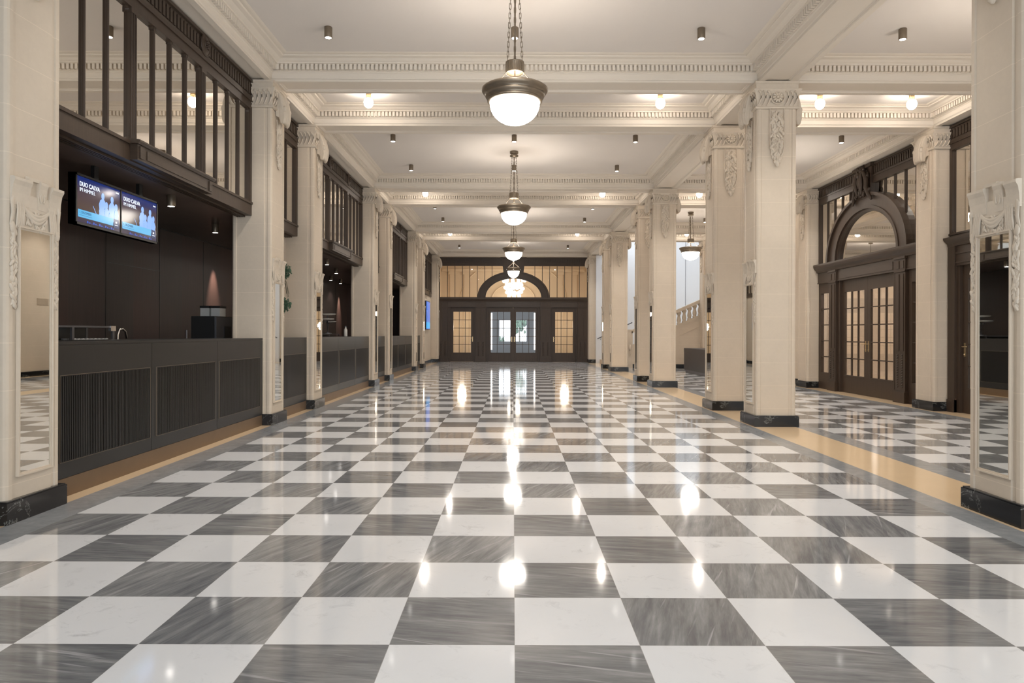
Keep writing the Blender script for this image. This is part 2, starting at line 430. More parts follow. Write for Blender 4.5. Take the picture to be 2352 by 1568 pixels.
def capital(rosettes, consoles):
    m = MB()
    sq(m, [(.270, 4.292), (.292, 4.298), (.296, 4.310), (.290, 4.322), (.276, 4.328), (.276, 4.40), (.288, 4.47), (.305, 4.52), (.322, 4.545), (.322, 4.556), (.285, 4.562), (.285, 4.625), (.300, 4.635), (.300, 4.662)])
    m.box(-.28, .28, -.28, .28, 4.655, 4.66)
    # curled leaf strokes round the bell
    for f in range(4):
        R = Matrix.Rotation(f * PI / 2, 4, 'Z'); m.M = R
        for k in range(9):
            x = -.245 + k * .061
            if f in rosettes and abs(x) < .09: continue
            pts = [(x - .022, -.280, 4.335), (x + .006, -.289, 4.37), (x + .022, -.296, 4.42), (x + .022, -.305, 4.47), (x + .004, -.314, 4.515), (x - .018, -.318, 4.53)]
            m.tube(pts, [.006, .011, .013, .012, .010, .006], 6)
            m.ell((x - .012, -.315, 4.512), (.013, .012, .014), 6, 4)
        if f in rosettes: rosette(m, 0, 4.445)
        m.M = None
    for f in consoles:      # big curled acanthus bracket; f = quarter turn of the side it is on
        m.M = Matrix.Rotation(f * PI / 2, 4, 'Z')
        prof = [(.0, 4.575), (.045, 4.562), (.092, 4.50), (.128, 4.41), (.148, 4.31), (.150, 4.22), (.132, 4.150), (.104, 4.122), (.080, 4.138), (.070, 4.18), (.05, 4.21), (.0, 4.23)]
        W = 25; v = []; fs = []
        for i, (o, z) in enumerate(prof):
            t = i / (len(prof) - 1); hw = .155 - .045 * t
            for j in range(W):
                u = -1 + 2 * j / (W - 1)
                oo = o * (1 - .28 * u * u) + (.013 * math.cos(u * PI * 6) if 0 < i < len(prof) - 1 else 0)
                v.append((.268 + oo, u * hw, z + .012 * (1 - u * u)))
        for i in range(len(prof) - 1):
            for j in range(W - 1): fs.append((i * W + j, i * W + j + 1, (i + 1) * W + j + 1, (i + 1) * W + j))
        m.add(v, fs, True)
        m.add(v, [tuple(i * W for i in range(len(prof))), tuple(i * W + W - 1 for i in range(len(prof)))])
        for s_ in (-1, 1):
            m.tube([(.30 + .045 * math.cos(t) * (1 - t / 14), s_ * .125, 4.40 + .05 * math.sin(t) * (1 - t / 14)) for t in [k * .55 for k in range(17)]], .010, 6)
            m.ell((.385, s_ * .10, 4.33), (.03, .03, .045), 8, 6)
        m.M = None
    me = m.mesh('capital'); me.materials.append(M['carve']); return me
def blobs(m, n, zr, yr, x, rs, seed, taper=True):
    rg = random.Random(seed)
    for k in range(n):
        t = (k + .5) / n; z = zr[1] + (zr[0] - zr[1]) * t
        wd = yr * (min(1, .45 + 3 * t) * (1 if t < .8 else 1 - (t - .8) * 3.2) if taper else 1)
        y = rg.uniform(-1, 1) * wd; r = rs * rg.uniform(.75, 1.35)
        rot = Matrix.Rotation(rg.uniform(-.9, .9), 3, 'X')
        m.ell((x + rg.uniform(-.004, .012), y, z), (.020 * rg.uniform(.7, 1.2), r * .55, r * 1.25), 6, 5, rot)
def garland(top=4.12):
    m = MB(); blobs(m, int(78 * (top - 3.56) / .56), (3.56, top), .078, .278, .030, 3)
    m.box(.262, .276, -.075, .075, 3.62, top + .03)
    m.tube([(.278, -.095, top + .06), (.284, -.10, 4.0), (.284, -.096, 3.8), (.282, -.06, 3.62)], .007, 5)
    m.tube([(.278, .095, top + .06), (.284, .10, 4.0), (.284, .096, 3.8), (.282, .06, 3.62)], .007, 5)
    m.ell((.285, 0, 3.55), (.026, .03, .045), 8, 6); m.ell((.285, -.03, 3.575), (.022, .022, .028), 8, 6); m.ell((.285, .03, 3.575), (.022, .022, .028), 8, 6)
    me = m.mesh('garland'); me.materials.append(M['carve']); return me
def shallow(m, k, x0=.265):
    m.v = [((x0 + (x - x0) * k) if x > x0 else x, y, z) for x, y, z in m.v]
def crown():
    m = MB()
    m.box(.262, .298, -.215, .215, 1.925, 2.165)
    m.box(.262, .306, -.205, .205, 2.055, 2.068); m.box(.262, .304, -.200, .200, 2.028, 2.036)
    def blk(y0, y1, zt, f=0.):
        pr = [(.262, 2.08), (.305, 2.08), (.318, 2.16), (.345, zt - .05), (.372 + f, zt - .022), (.372 + f, zt - .004), (.345, zt), (.262, zt)]
        m.prism([(a, b) for a, b in pr], y0, y1, 'y')
    blk(-.240, -.070, 2.262, .01); blk(.015, .092, 2.275); blk(.130, .250, 2.262, .02)
    m.box(.262, .300, -.07, .015, 2.08, 2.15); m.box(.262, .300, .092, .13, 2.08, 2.17)
    m.prism([(.262, 2.26), (.335, 2.262), (.34, 2.285), (.262, 2.292)], -.09, .04, 'y')
    m.tube([(.325, .052 + .022 * math.cos(t), 2.165 + .035 * math.sin(t)) for t in [PI * (-.35 + 1.7 * k / 10) for k in range(11)]], .008, 6)
    for s_ in (-1, 1):     # cloth tails and side scrolls
        for k in range(4):
            y = s_ * (.125 + k * .018)
            m.tube([(.300, y, 2.115), (.325, y + s_ * .006, 2.04), (.33, y + s_ * .014, 1.97), (.312, y + s_ * .018, 1.935)], [.006, .013, .015, .007], 6)
        m.tube([(.285, s_ * .205, 2.17), (.31, s_ * .232, 2.10), (.305, s_ * .225, 2.02), (.29, s_ * .238, 1.95), (.285, s_ * .225, 1.90)], [.01, .02, .018, .014, .008], 8)
        m.ell((.295, s_ * .222, 1.93), (.03, .026, .04), 8, 6)
    for k, (sag, r) in enumerate(((.045, .012), (.068, .016), (.092, .013))):
        m.tube([(.305 + .02 * math.sin(PI * t), -.125 + .25 * t, 2.075 - sag * math.sin(PI * t)) for t in [i / 12 for i in range(13)]], r, 7)
    blobs(m, 40, (1.94, 2.05), .10, .302, .016, 11, False)
    shallow(m, .32)
    me = m.mesh('crown_carving'); me.materials.append(M['carve']); return me
def drop(s_):
    m = MB(); m.M = Matrix.Translation((0, s_ * .205, 0))
    blobs(m, 74, (1.42, 1.93), .022, .272, .021, 5 + s_)
    shallow(m, .45)
    me = m.mesh('leaf_drop'); me.materials.append(M['carve']); return me
def mframe():
    m = MB(); z0, z1, y = .290, 1.945, .172
    for a, b, x in ((0, .010, .286), (.010, .022, .276)):
        m.box(.26, x, -y + a, -y + b, z0 + a, z1 - a); m.box(.26, x, y - b, y - a, z0 + a, z1 - a)
        m.box(.26, x, -y + b, y - b, z0 + a, z0 + b); m.box(.26, x, -y + b, y - b, z1 - b, z1 - a)
    me = m.mesh('mirror_frame'); me.materials.append(M['stone']); return me
me_mir = MB().box(.262, .2725, -.151, .151, .311, 1.924).mesh('mirror'); me_mir.materials.append(M['mirror'])
me_capL = capital((), (0,)); me_capR = capital((0, 2), (0, 2)); me_capW = capital((0,), (0,))
me_gar2 = garland(4.24)
me_gar, me_crown, me_drop1, me_drop2, me_frame = garland(), crown(), drop(-1), drop(1), mframe()
def pillar(x, yc, rz, cap, mirror, gars, label, group):
    t = empty('stone_pillar', (x, yc, 0), rz); tag(t, label, 'pillar', group)
    link('plinth', me_plinth, t); link('shaft', me_shaft, t); link('capital', cap, t)
    for g in gars:
        o = link('garland', me_gar if g % 2 == 0 else me_gar2, t); o.rotation_euler = (0, 0, g * PI / 2)
    if mirror:
        mi = link('mirror', me_mir, t); link('mirror_frame', me_frame, mi)
        link('crown_carving', me_crown, t); link('leaf_drop', me_drop1, t); link('leaf_drop', me_drop2, t)
    return t
GL, GR, GW = 'mirror-faced stone pillars along the bar side', 'free-standing stone pillars between hall and aisle', 'engaged stone pillars on the right wall'
lab = ['large nearest stone pillar at the left edge, beside the first bar counter',
       'stone pillar where the nearest bar counter ends, below the end of the first dark transom',
       'stone pillar on the left just past the niche with green plants',
       'left stone pillar at the far end of the second bar opening',
       'left stone pillar at the near end of the third bar counter',
       'left stone pillar at the far end of the third bar counter',
       'left stone pillar just in front of the wall with the blue portrait screen',
       'left stone pillar in the corner against the dark end partition']
idx = 0
order = []
for k in range(4): order += [BY[k] + .3, AY[k] + .3]
for yc, lb in zip(order, lab):
    pillar(XL, yc, 0, me_capL, True, (0,), lb, GL)
lab = ['large nearest stone pillar at the right edge, its mirror showing the dark bar',
       'closest fully visible free-standing pillar, right of centre, black marble foot on the tan band',
       'free-standing pillar half hidden behind the closest one, with a darker mirror strip',
       'free-standing pillar to the left of the aisle pendant lamp',
       'narrow-looking free-standing pillar overlapped by the one left of the aisle pendant',
       'free-standing pillar whose foot stands near the start of the staircase parapet',
       'slim-looking free-standing pillar second from the dark end partition',
       'stone pillar on the right touching the dark end partition, grey stair wall behind']
for k, (yc, lb) in enumerate(zip(order, lab)):
    pillar(XR, yc, PI, me_capR if k < 7 else me_capL, k < 7, (0, 1, 3) if k < 7 else (0, 3), lb, GR)
pillar(7.16, BY[1] + .3, PI, me_capW, False, (0, 3), 'engaged right-wall pillar between the small dark door and the arched double doors', GW)
pillar(7.16, AY[1] + .3, PI, me_capW, False, (0, 3), 'engaged pillar on the right wall at the far side of the arched double doors', GW)
pillar(7.16, BY[3] + .3, PI, me_capW, False, (0, 3), 'engaged pillar beside the balustrade, behind the aisle pendant lamp', GW)

# ---------------------------------------------------------------- outer walls
struct('wall_left', MB().box(-5.55, -5.40, -3, 31.2, 0, 5.1), 'barwood')
m = MB().box(-3.98, -3.80, BAYS[3][0] - .1, 31.0, 0, ZS + .1)
struct('wall_left', MB().box(-3.75, -3.58, BAYS[3][0], AY[3], 0, ZT), 'stone')
m = MB()
for (a, b), e in zip(NARR, (.15, .30, .68)): m.box(-4.02, -3.98, a + e, b + .12, 0, ZT)
struct('wall_left', m, 'ashlar')
struct('baseboard_left', MB().box(-3.58, -3.56, BAYS[3][0], AY[3], 0, .13), 'plinth')
struct('wall_right', MB().box(7.30, 7.5, -3, 11.9, 0, 5.1).box(7.30, 7.5, 16.4, 25.9, 0, 5.1).box(7.24, 7.5, 11.9, 16.4, 2.60, 5.1), 'stone')
struct('wall_lobby', MB().box(7.3, 11, 18.0, 18.15, 0, 3.6).box(10.6, 10.8, 11, 18, 0, 3.6).box(7.3, 10.8, 11.0, 11.15, 0, 3.6).box(7.45, 8.0, 16.4, 18.0, 0, 3.6), 'ashlar')
struct('ceiling', MB().box(7.3, 10.8, 11, 18.15, 3.6, 3.7), 'ceil')
point('lobby_fill_light', (9.2, 14.6, 3.2), 42, .2, (1, .97, .93))  # added unseen light with no fixture, brightens the lobby behind the doors
struct('wall_right', MB().box(7.15, 7.30, BY[2] + .6, AY[2], 0, ZS), 'ashlar')
struct('wall_right', MB().box(7.15, 7.30, -3, 9.4, 0, ZS), 'ashlar')
struct('wall_right', MB().box(7.15, 7.30, AY[1] + .6, BY[2], 0, ZS).box(7.15, 7.30, AY[2] + .6, BY[3], 0, ZS), 'ashlar')
struct('baseboard_right', MB().box(7.11, 7.15, BY[2] + .6, AY[2], 0, .14).box(7.11, 7.15, -3, 9.38, 0, .14).box(7.11, 7.15, AY[2] + .6, BY[3], 0, .14).box(7.11, 7.15, AY[1] + .6, BY[2], 0, .14), 'plinth')
# stairwell, lit by daylight from above
struct('wall_stair', MB().box(3.57, 3.90, 30.06, 30.5, 0, 4.66).box(3.86, 11, 30.35, 30.5, 0, 8.5).box(10.5, 10.7, 25.6, 30.5, 0, 8.5).box(3.95, 10.7, 25.75, 25.9, ZS + .1, 8.5).box(7.3, 10.7, 25.9, 26.0, 0, 0.01), 'white')
struct('ceiling', MB().box(3.95, 10.7, 25.8, 27.0, 8.5, 8.6).box(3.95, 10.7, 29.4, 30.5, 8.5, 8.6).box(3.95, 5.0, 27.0, 29.4, 8.5, 8.6).box(9, 10.7, 27.0, 29.4, 8.5, 8.6), 'white')  # unseen roof around an added opening, sized to limit daylight on stair wall
struct('trim_91', MB().box(7.497, 7.507, 30.335, 30.352, 1.9, 6.0), 'steel')
struct('wall_back', MB().box(-5.5, -3.3, -3.1, -3, 0, 5.1).box(-3.3, 7.5, -3.1, -3, 4.3, 5.1), 'stone')  # unseen end wall, left mostly open to let daylight onto the near floor
struct('ceiling', MB().box(-5.4, -3.62, -3, 31, ZT, ZT + .12), 'barceil')
struct('ceiling', MB().box(-5.5, -3.8, -3, 31.2, 5.1, 5.2), 'ceil')
struct('wall_left', MB().box(-5.4, -3.9, 30.9, 31.0, 0, ZT).box(-5.4, -3.9, 25.9, 26.0, 0, ZT), 'barwood')
# bar back wall joints and flush door outline
m = MB()
for y in (6.3, 7.75, 9.2, 10.6, 12.1, 13.6, 15.1, 16.6, 18.1, 19.6, 21.1, 22.6): m.box(-5.402, -5.396, y, y + .008, 0, ZT)
m.box(-5.402, -5.396, 9.2, 10.6, 2.18, 2.188)
m.box(-5.41, -5.385, 3, 30.9, ZT - .012, ZT - .001)
struct('trim_92', m, 'black')

# ---------------------------------------------------------------- dark wood joinery (local: faces -y, x along the wall)
def ellz(a, b, z0, u):
    return z0 + b * math.sqrt(max(0, 1 - (u / a) ** 2))
def frieze(par, u0, u1, z0=4.40, z1=4.655, y=-.02):
    m = MB(); m.box(u0, u1, y, y + .10, z0, z1)
    m.box(u0, u1, y - .03, y, z1 - .035, z1); m.box(u0, u1, y - .022, y, z0, z0 + .03)
    n = int((u1 - u0) / .075); p = (u1 - u0) / n
    for k in range(n):
        c = u0 + (k + .5) * p
        m.prism([(c - .022, z0 + .05), (c + .022, z0 + .05), (c + .022, z1 - .075), (c + .014, z1 - .06), (c - .014, z1 - .06), (c - .022, z1 - .075)], y - .016, y, 'y')
    return m.build('frieze', 'woodh', par)
def transom(x, y0, y1, rz, sect, label, cat, group, sill=True, panes=4, zg=(3.01, 4.26)):
    w_ = y1 - y0; t = empty('mirrored_transom', (x, (y0 + y1) / 2, 0), rz); tag(t, label, cat, group)
    h = w_ / 2; z0, z1 = zg
    m = MB(); m.box(-h, h, -.03, .05, z1, 4.40); m.box(-h, h, -.045, -.03, 4.36, 4.40)
    m.box(-h, h, -.03, .05, ZT - .01, z0); m.box(-h, h, -.045, -.03, z0 - .03, z0)
    m.box(-h, -h + .06, -.03, .05, z0, z1); m.box(h - .06, h, -.03, .05, z0, z1)
    for k in range(4): m.box(-h, h, .06 + k * .03, .075 + k * .03, ZT - .03, ZT)
    frm = m
    frieze(t, -h, h)
    sw = w_ / sect
    mj = []
    for s_ in range(1, sect):
        u = -h + s_ * sw; mj.append(u)
        m = MB(); m.box(u - .052, u + .052, -.022, .012, z0, z1)
        for q in (-.035, 0, .035): m.tube([(u + q, -.022, z0), (u + q, -.022, z1)], .013, 6)
        m.box(u - .06, u + .06, -.035, .01, z1 - .05, z1)
        m.build('post', 'wood', t)
        m = MB(); m.ell((u, -.04, 4.525), (.10, .035, .115), 14, 8); rosette(m, u, 4.525, .05, o=.07)
        m.tube([(u + .1 * math.cos(a), -.045, 4.525 + .115 * math.sin(a)) for a in [k * PI / 9 for k in range(18)]], .014, 6, True)
        m.build('medallion', 'wood', t)
    edges = [-h + .06] + mj + [h - .06]
    for i in range(sect):
        a = edges[i] + (.055 if i else 0); b = edges[i + 1] - (.055 if i < sect - 1 else 0)
        for k in range(1, panes):
            u = a + (b - a) * k / panes
            m = MB(); m.box(u - .013, u + .013, -.008, .012, z0, z1); m.tube([(u, -.008, z0), (u, -.008, z1)], .0125, 8)
            m.box(u - .022, u + .022, -.018, .010, z1 - .03, z1); m.build('mullion', 'wood', t)
        m = frm
        for k in range(panes):
            ua = a + (b - a) * k / panes; ub = a + (b - a) * (k + 1) / panes
            for (p, sx) in ((ua, 1), (ub, -1)):
                for (zz, sz) in ((z1, -1), (z0, 1)):
                    r = .045; pts = [(p, zz), (p + sx * r * 1.3, zz)] + [(p + sx * (r * 1.3 - r * 1.3 * math.sin(q)), zz + sz * (r - r * math.cos(q))) for q in (.5, 1.05)] + [(p, zz + sz * r)]
                    m.prism(pts, -.012, .01, 'y')
    frm.build('frame', 'wood', t)
    MB().box(-h + .05, h - .05, .008, .02, z0 - .01, z1 + .01).build('mirror_pane', 'pane', t)
    if sill and sect == 3:
        m = MB(); a, b = -h + sw - .07, -h + 2 * sw + .07
        m.box(a, b, -.10, -.03, ZT + .0, 2.985)
        m.prism([(-.03, 2.985), (-.115, 2.985), (-.135, 3.005), (-.135, 3.02), (-.03, 3.035)], a - .02, b + .02, 'x')
        m.box(a + .16, b - .16, -.108, -.10, 2.87, 2.955); m.box(a + .03, a + .10, -.112, -.10, 2.86, 2.97); m.box(b - .10, b - .03, -.112, -.10, 2.86, 2.97)
        m.build('projecting_sill', 'woodh', t)
    return t
GT = 'mirrored dark wood transoms over the bar bays'
nm = ['large dark transom nearest on the left, above the twin screens', 'dark transom of mirrored panes over the second bar opening',
      'dark transom of mirrored panes over the third bar opening', 'dark transom above the blue portrait screen']
for (a, b), lb in zip(BAYS, nm): transom(-3.58, a - .03, b + .03, PI / 2, 3, lb, 'window', GT)
nm = ['narrow dark transom above the niche with green plants', 'narrow dark transom between the second and third bar openings', 'narrow dark transom just before the blue portrait screen']
for (a, b), lb in zip(NARR, nm): transom(-3.58, a - .03, b + .03, PI / 2, 1, lb, 'window', GT, panes=3)
GT2 = 'mirrored transoms on the right wall'
transom(7.17, NARR[0][0] - .03, NARR[0][1] + .03, -PI / 2, 1, 'tall narrow transom over the small dark door beside the rightmost pillar', 'window', GT2, panes=3, zg=(2.90, 4.26))

door_no = [0]
def door_leaf(par_loc, rz, u0, u1, ztop, hside, glassmat, glazed=True, y=.02, base=.40, pz=2.23, cols=3, jamb=.085):
    door_no[0] += 1
    t = empty('door_%d' % door_no[0], par_loc, rz); tag(t, kind='structure')
    a, b = u0 + .002, u1 - .002; W = b - a; s_ = jamb if cols < 3 else .125
    m = MB(); m.box(a, a + s_, y, y + .045, .003, ztop); m.box(b - s_, b, y, y + .045, .003, ztop)
    m.box(a + s_, b - s_, y, y + .045, pz, ztop); m.box(a + s_, b - s_, y, y + .045, .003, base)
    m.box(a + s_, b - s_, y - .010, y, base - .03, base - .012)
    m.build('door_leaf', 'wood', t)
    rows = 5; m = MB()
    for k in range(1, cols): u = a + s_ + (W - 2 * s_) * k / cols; m.box(u - .011, u + .011, y + .004, y + .04, base, pz)
    for k in range(1, rows): z = base + (pz - base) * k / rows; m.box(a + s_, b - s_, y + .004, y + .04, z - .011, z + .011)
    m.build('glazing_bars', 'wood', t)
    MB().box(a + s_ - .005, b - s_ + .005, y + .018, y + .024, base - .005, pz + .005).build('door_glass', glassmat, t)
    if hside:
        u = (b - .055) if hside > 0 else (a + .055)
        m = MB(); m.box(u - .018, u + .018, y - .008, y, .90, 1.12)
        m.tube([(u, y - .005, 1.06), (u, y - .05, 1.06), (u - hside * .02, y - .055, 1.06), (u - hside * .11, y - .05, 1.062)], .009, 8)
        m.ell((u, y - .012, .935), (.012, .01, .016), 8, 6)
        m.build('door_handle', 'brass', t)
    return t

def portal(loc, rz, h, pil, dbl, singles, label, glassmat, a_in, b_in, a_out, b_out, carved, strips=(), group=None, sideglass=None):
    """full-height timber screen: doors below a ledge, elliptical fanlight above"""
    t = empty('timber_portal', loc, rz); tag(t, label, 'doorway', group)
    z0, z1 = 2.87, 4.27
    # ledge and entablature
    m = MB()
    m.prism([(.05, 2.68), (-.075, 2.68), (-.085, 2.72), (-.13, 2.765), (-.15, 2.80), (-.155, 2.83), (-.155, 2.865), (.05, 2.872)], -h, h, 'x')
    m.build('ledge', 'woodh', t)
    m = MB(); m.box(-h, h, -.045, .06, 2.44, 2.68); m.box(dbl[0] + .02, dbl[1] - .02, -.055, -.045, 2.47, 2.62); m.box(-h, h, -.058, -.045, 2.43, 2.45)
    m.build('entablature', 'woodh', t)
    # pilasters
    for (u0, u1) in pil:
        m = MB(); m.box(u0, u1, -.075, .05, 0, 2.68); m.box(u0 - .02, u1 + .02, -.10, .05, 0, .20); m.box(u0 - .01, u1 + .01, -.088, .05, .20, .225)
        m.box(u0 - .012, u1 + .012, -.09, .05, 2.40, 2.425); m.box(u0 - .012, u1 + .012, -.095, .05, 2.64, 2.68)
        w_ = u1 - u0; q = w_ * .16
        for c in ((u0 + w_ * .28), (u0 + w_ * .72)):
            m.box(c - q * .9, c + q * .9, -.085, -.075, .95, 2.36); m.box(c - q * .9, c + q * .9, -.085, -.075, 2.46, 2.60)
            for k in range(14): m.ell((c, -.08, .29 + k * .045), (q * .5, .012, .016), 6, 4)
        m.build('pilaster', 'wood', t)
    # plain panelling between
    cuts = sorted([(a, b) for a, b in pil] + [dbl] + list(singles) + list(strips)); x = -h
    for a, b in cuts:
        if a - x > .005: MB().box(x, a, -.02, .05, 0, 2.44).box(x + .02, a - .02, -.028, -.02, .3, 2.3).build('panelling', 'wood', t)
        x = max(x, b)
    if h - x > .005: MB().box(x, h, -.02, .05, 0, 2.44).build('panelling', 'wood', t)
    for (a, b) in strips:
        m = MB(); m.box(a, a + .12, -.02, .05, 0, 2.44); m.box(b - .12, b, -.02, .05, 0, 2.44); m.box(a + .12, b - .12, -.02, .05, 0, .38); m.box(a + .12, b - .12, -.02, .05, 2.20, 2.44)
        for k in range(1, 5): z = .38 + 1.82 * k / 5; m.box(a + .12, b - .12, -.01, .03, z - .011, z + .011)
        o = m.build('side_light', 'wood', t)
        MB().box(a + .11, b - .11, .01, .016, .37, 2.21).build('side_glass', sideglass or glassmat, o)
    # frames round the doors
    m = MB()
    for (a, b) in [dbl] + list(singles):
        m.box(a - .015, a + .012, -.035, .06, 0, 2.44); m.box(b - .012, b + .015, -.035, .06, 0, 2.44); m.box(a, b, -.035, .06, 2.425, 2.45)
    m.build('door_frame', 'wood', t)
    # upper part
    frieze(t, -h, h)
    m = MB(); m.box(-h, h, -.03, .05, z1, 4.40); m.box(-h, -h + .06, -.03, .05, z0, z1); m.box(h - .06, h, -.03, .05, z0, z1); m.box(-h, h, -.03, .05, z0 - .01, z0 + .012)
    m.build('frame', 'wood', t)
    m = MB(); n = 40
    bands = [(a_in, a_in + .05, b_in, b_in + .045, -.05), (a_in + .05, a_in + .12, b_in + .045, b_in + .10, -.085), (a_in + .12, a_out - .07, b_in + .10, b_out - .06, -.065), (a_out - .07, a_out, b_out - .06, b_out, -.11)]
    for (ai, ao, bi, bo, d) in bands:
        v = []; fs = []
        for k in range(n + 1):
            th = PI * k / n; c, s_ = math.cos(th), math.sin(th)
            for (aa, bb) in ((ai, bi), (ao, bo)):
                v.append((aa * c, d, z0 + bb * s_)); v.append((aa * c, .05, z0 + bb * s_))
        for k in range(n):
            b0, b1 = 4 * k, 4 * k + 4
            fs += [(b0, b1, b1 + 2, b0 + 2), (b0 + 1, b0 + 3, b1 + 3, b1 + 1), (b0, b0 + 1, b1 + 1, b1), (b0 + 2, b1 + 2, b1 + 3, b0 + 3)]
        m.add(v, fs, False)
    m.build('arch', 'wood', t)
    # mullions outside the arch
    nb = 8; lim = h - .06
    uin = .34 if carved else .62
    us = [uin + (lim - uin) * k / (nb if not carved else 5) for k in range(0, (nb if not carved else 5))]
    for s_ in (-1, 1):
        for k, u in enumerate(us):
            if k == 0: continue
            zb = ellz(a_out, b_out, z0, u) if u < a_out else z0
            if zb > z1 - .03: continue
            m = MB(); m.box(s_ * u - .013, s_ * u + .013, -.008, .012, zb - .02, z1); m.tube([(s_ * u, -.008, zb), (s_ * u, -.008, z1)], .0125, 8)
            m.build('mullion', 'wood', t)
    # keystone block
    m = MB(); kw = .34 if carved else .55
    m.prism([(-kw, 4.665), (kw, 4.665), (kw * .86, 4.20), (kw * .80, z0 + b_out - .10), (-kw * .80, z0 + b_out - .10), (-kw * .86, 4.20)], -.075, .05, 'y')
    m.box(-kw - .03, kw + .03, -.12, .0, 4.60, 4.66)
    k_ = m.build('keystone', 'wood', t)
    if carved:
        m = MB(); rg = random.Random(21)
        for k in range(300):
            z = rg.uniform(3.93, 4.64); wd = .20 + (.20 * max(0, (4.25 - z) / .32)) + .06 * math.sin(z * 23)
            u = rg.uniform(-wd, wd)
            if z < ellz(1.60, 1.22, 2.87, u) - .02: continue
            r = rg.uniform(.02, .045)
            m.ell((u, -.095 - rg.uniform(0, .06) * (1 - abs(u) * 1.6), z), (r * .55, r * .8, r * 1.5), 7, 5, Matrix.Rotation(rg.uniform(-.7, .7), 3, 'Y'))
        m.ell((0, -.14, 4.34), (.10, .06, .14), 12, 8); m.ell((0, -.17, 4.47), (.055, .05, .065), 10, 7)
        for s_ in (-1, 1):
            m.tube([(s_ * .05, -.15, 4.55), (s_ * .17, -.15, 4.50), (s_ * .24, -.14, 4.36), (s_ * .22, -.13, 4.20), (s_ * .30, -.12, 4.05), (s_ * .38, -.10, 3.93)], [.03, .04, .045, .05, .045, .02], 8)
            m.tube([(s_ * .10, -.17, 4.52), (s_ * .12, -.18, 4.30), (s_ * .08, -.16, 4.08)], [.03, .045, .02], 8)
        m.build('cartouche', 'wood', k_)
    MB().box(-h + .05, h - .05, .010, .018, z0, z1 + .01).build('fanlight_glass', glassmat, t)
    return t

# far partition
far = portal((0, YE, 0), 0, 3.33, [(-1.68, -1.22), (1.20, 1.66), (-3.33, -2.92), (2.86, 3.33)], (-1.13, 1.11), [(-2.80, -1.76), (1.74, 2.78)],
       'dark timber partition with arched fanlight closing the far end of the hall', 'glass', 1.24, .84, 1.60, 1.16, False)
door_leaf((0, YE, 0), 0, -1.13, -.01, 2.427, 1, 'glass', base=.41); door_leaf((0, YE, 0), 0, -.01, 1.11, 2.427, -1, 'glass', base=.41)
door_leaf((0, YE, 0), 0, -2.80, -1.76, 2.427, 1, 'glass', base=.41); door_leaf((0, YE, 0), 0, 1.74, 2.78, 2.427, -1, 'glass', base=.41)
# right wall portal (bay 2)
yc = (BAYS[1][0] + BAYS[1][1]) / 2
portal((7.17, yc, 0), -PI / 2, 2.16, [(-1.53, -1.19), (1.19, 1.53)], (-1.09, 1.09), [],
       'dark timber portal with carved crest around the double doors on the right wall', 'pane', 1.18, .88, 1.62, 1.24, True, strips=[(-2.16, -1.53), (1.53, 2.16)], sideglass='glass')
door_leaf((7.17, yc, 0), -PI / 2, -1.09, 0, 2.427, 1, 'glass', base=.38, pz=2.17); door_leaf((7.17, yc, 0), -PI / 2, 0, 1.09, 2.427, -1, 'glass', base=.38, pz=2.17)
# small door (narrow bay)
ya, yb = NARR[0]; yc = (ya + yb) / 2
t = empty('door_surround', (7.17, yc, 0), -PI / 2); tag(t, 'dark timber surround of the small door between the two rightmost pillars', 'doorway')
h = (yb - ya) / 2 - .0
m = MB().prism([(.05, 2.68), (-.075, 2.68), (-.085, 2.72), (-.13, 2.765), (-.15, 2.79), (-.155, 2.822), (.05, 2.825)], -h, h, 'x'); m.build('ledge', 'woodh', t)
m = MB()
for s_ in (-1, 1):
    a, b = sorted((s_ * h, s_ * (h - .17))); m.box(a, b, -.07, .05, 0, 2.68); m.box(a, b, -.09, .05, 0, .2)
    a, b = sorted((s_ * (h - .17), s_ * (h - .24))); m.box(a, b, -.03, .05, 0, 2.68)
m.box(-h, h, -.045, .05, 2.36, 2.68); m.box(-h, h, -.06, -.04, 2.40, 2.43); m.box(-h, h, -.06, -.04, 2.55, 2.58)
m.build('casing', 'wood', t)
door_leaf((7.17, yc, 0), -PI / 2, -h + .24, h - .24, 2.36, -1, 'pane', base=.40, pz=2.15)

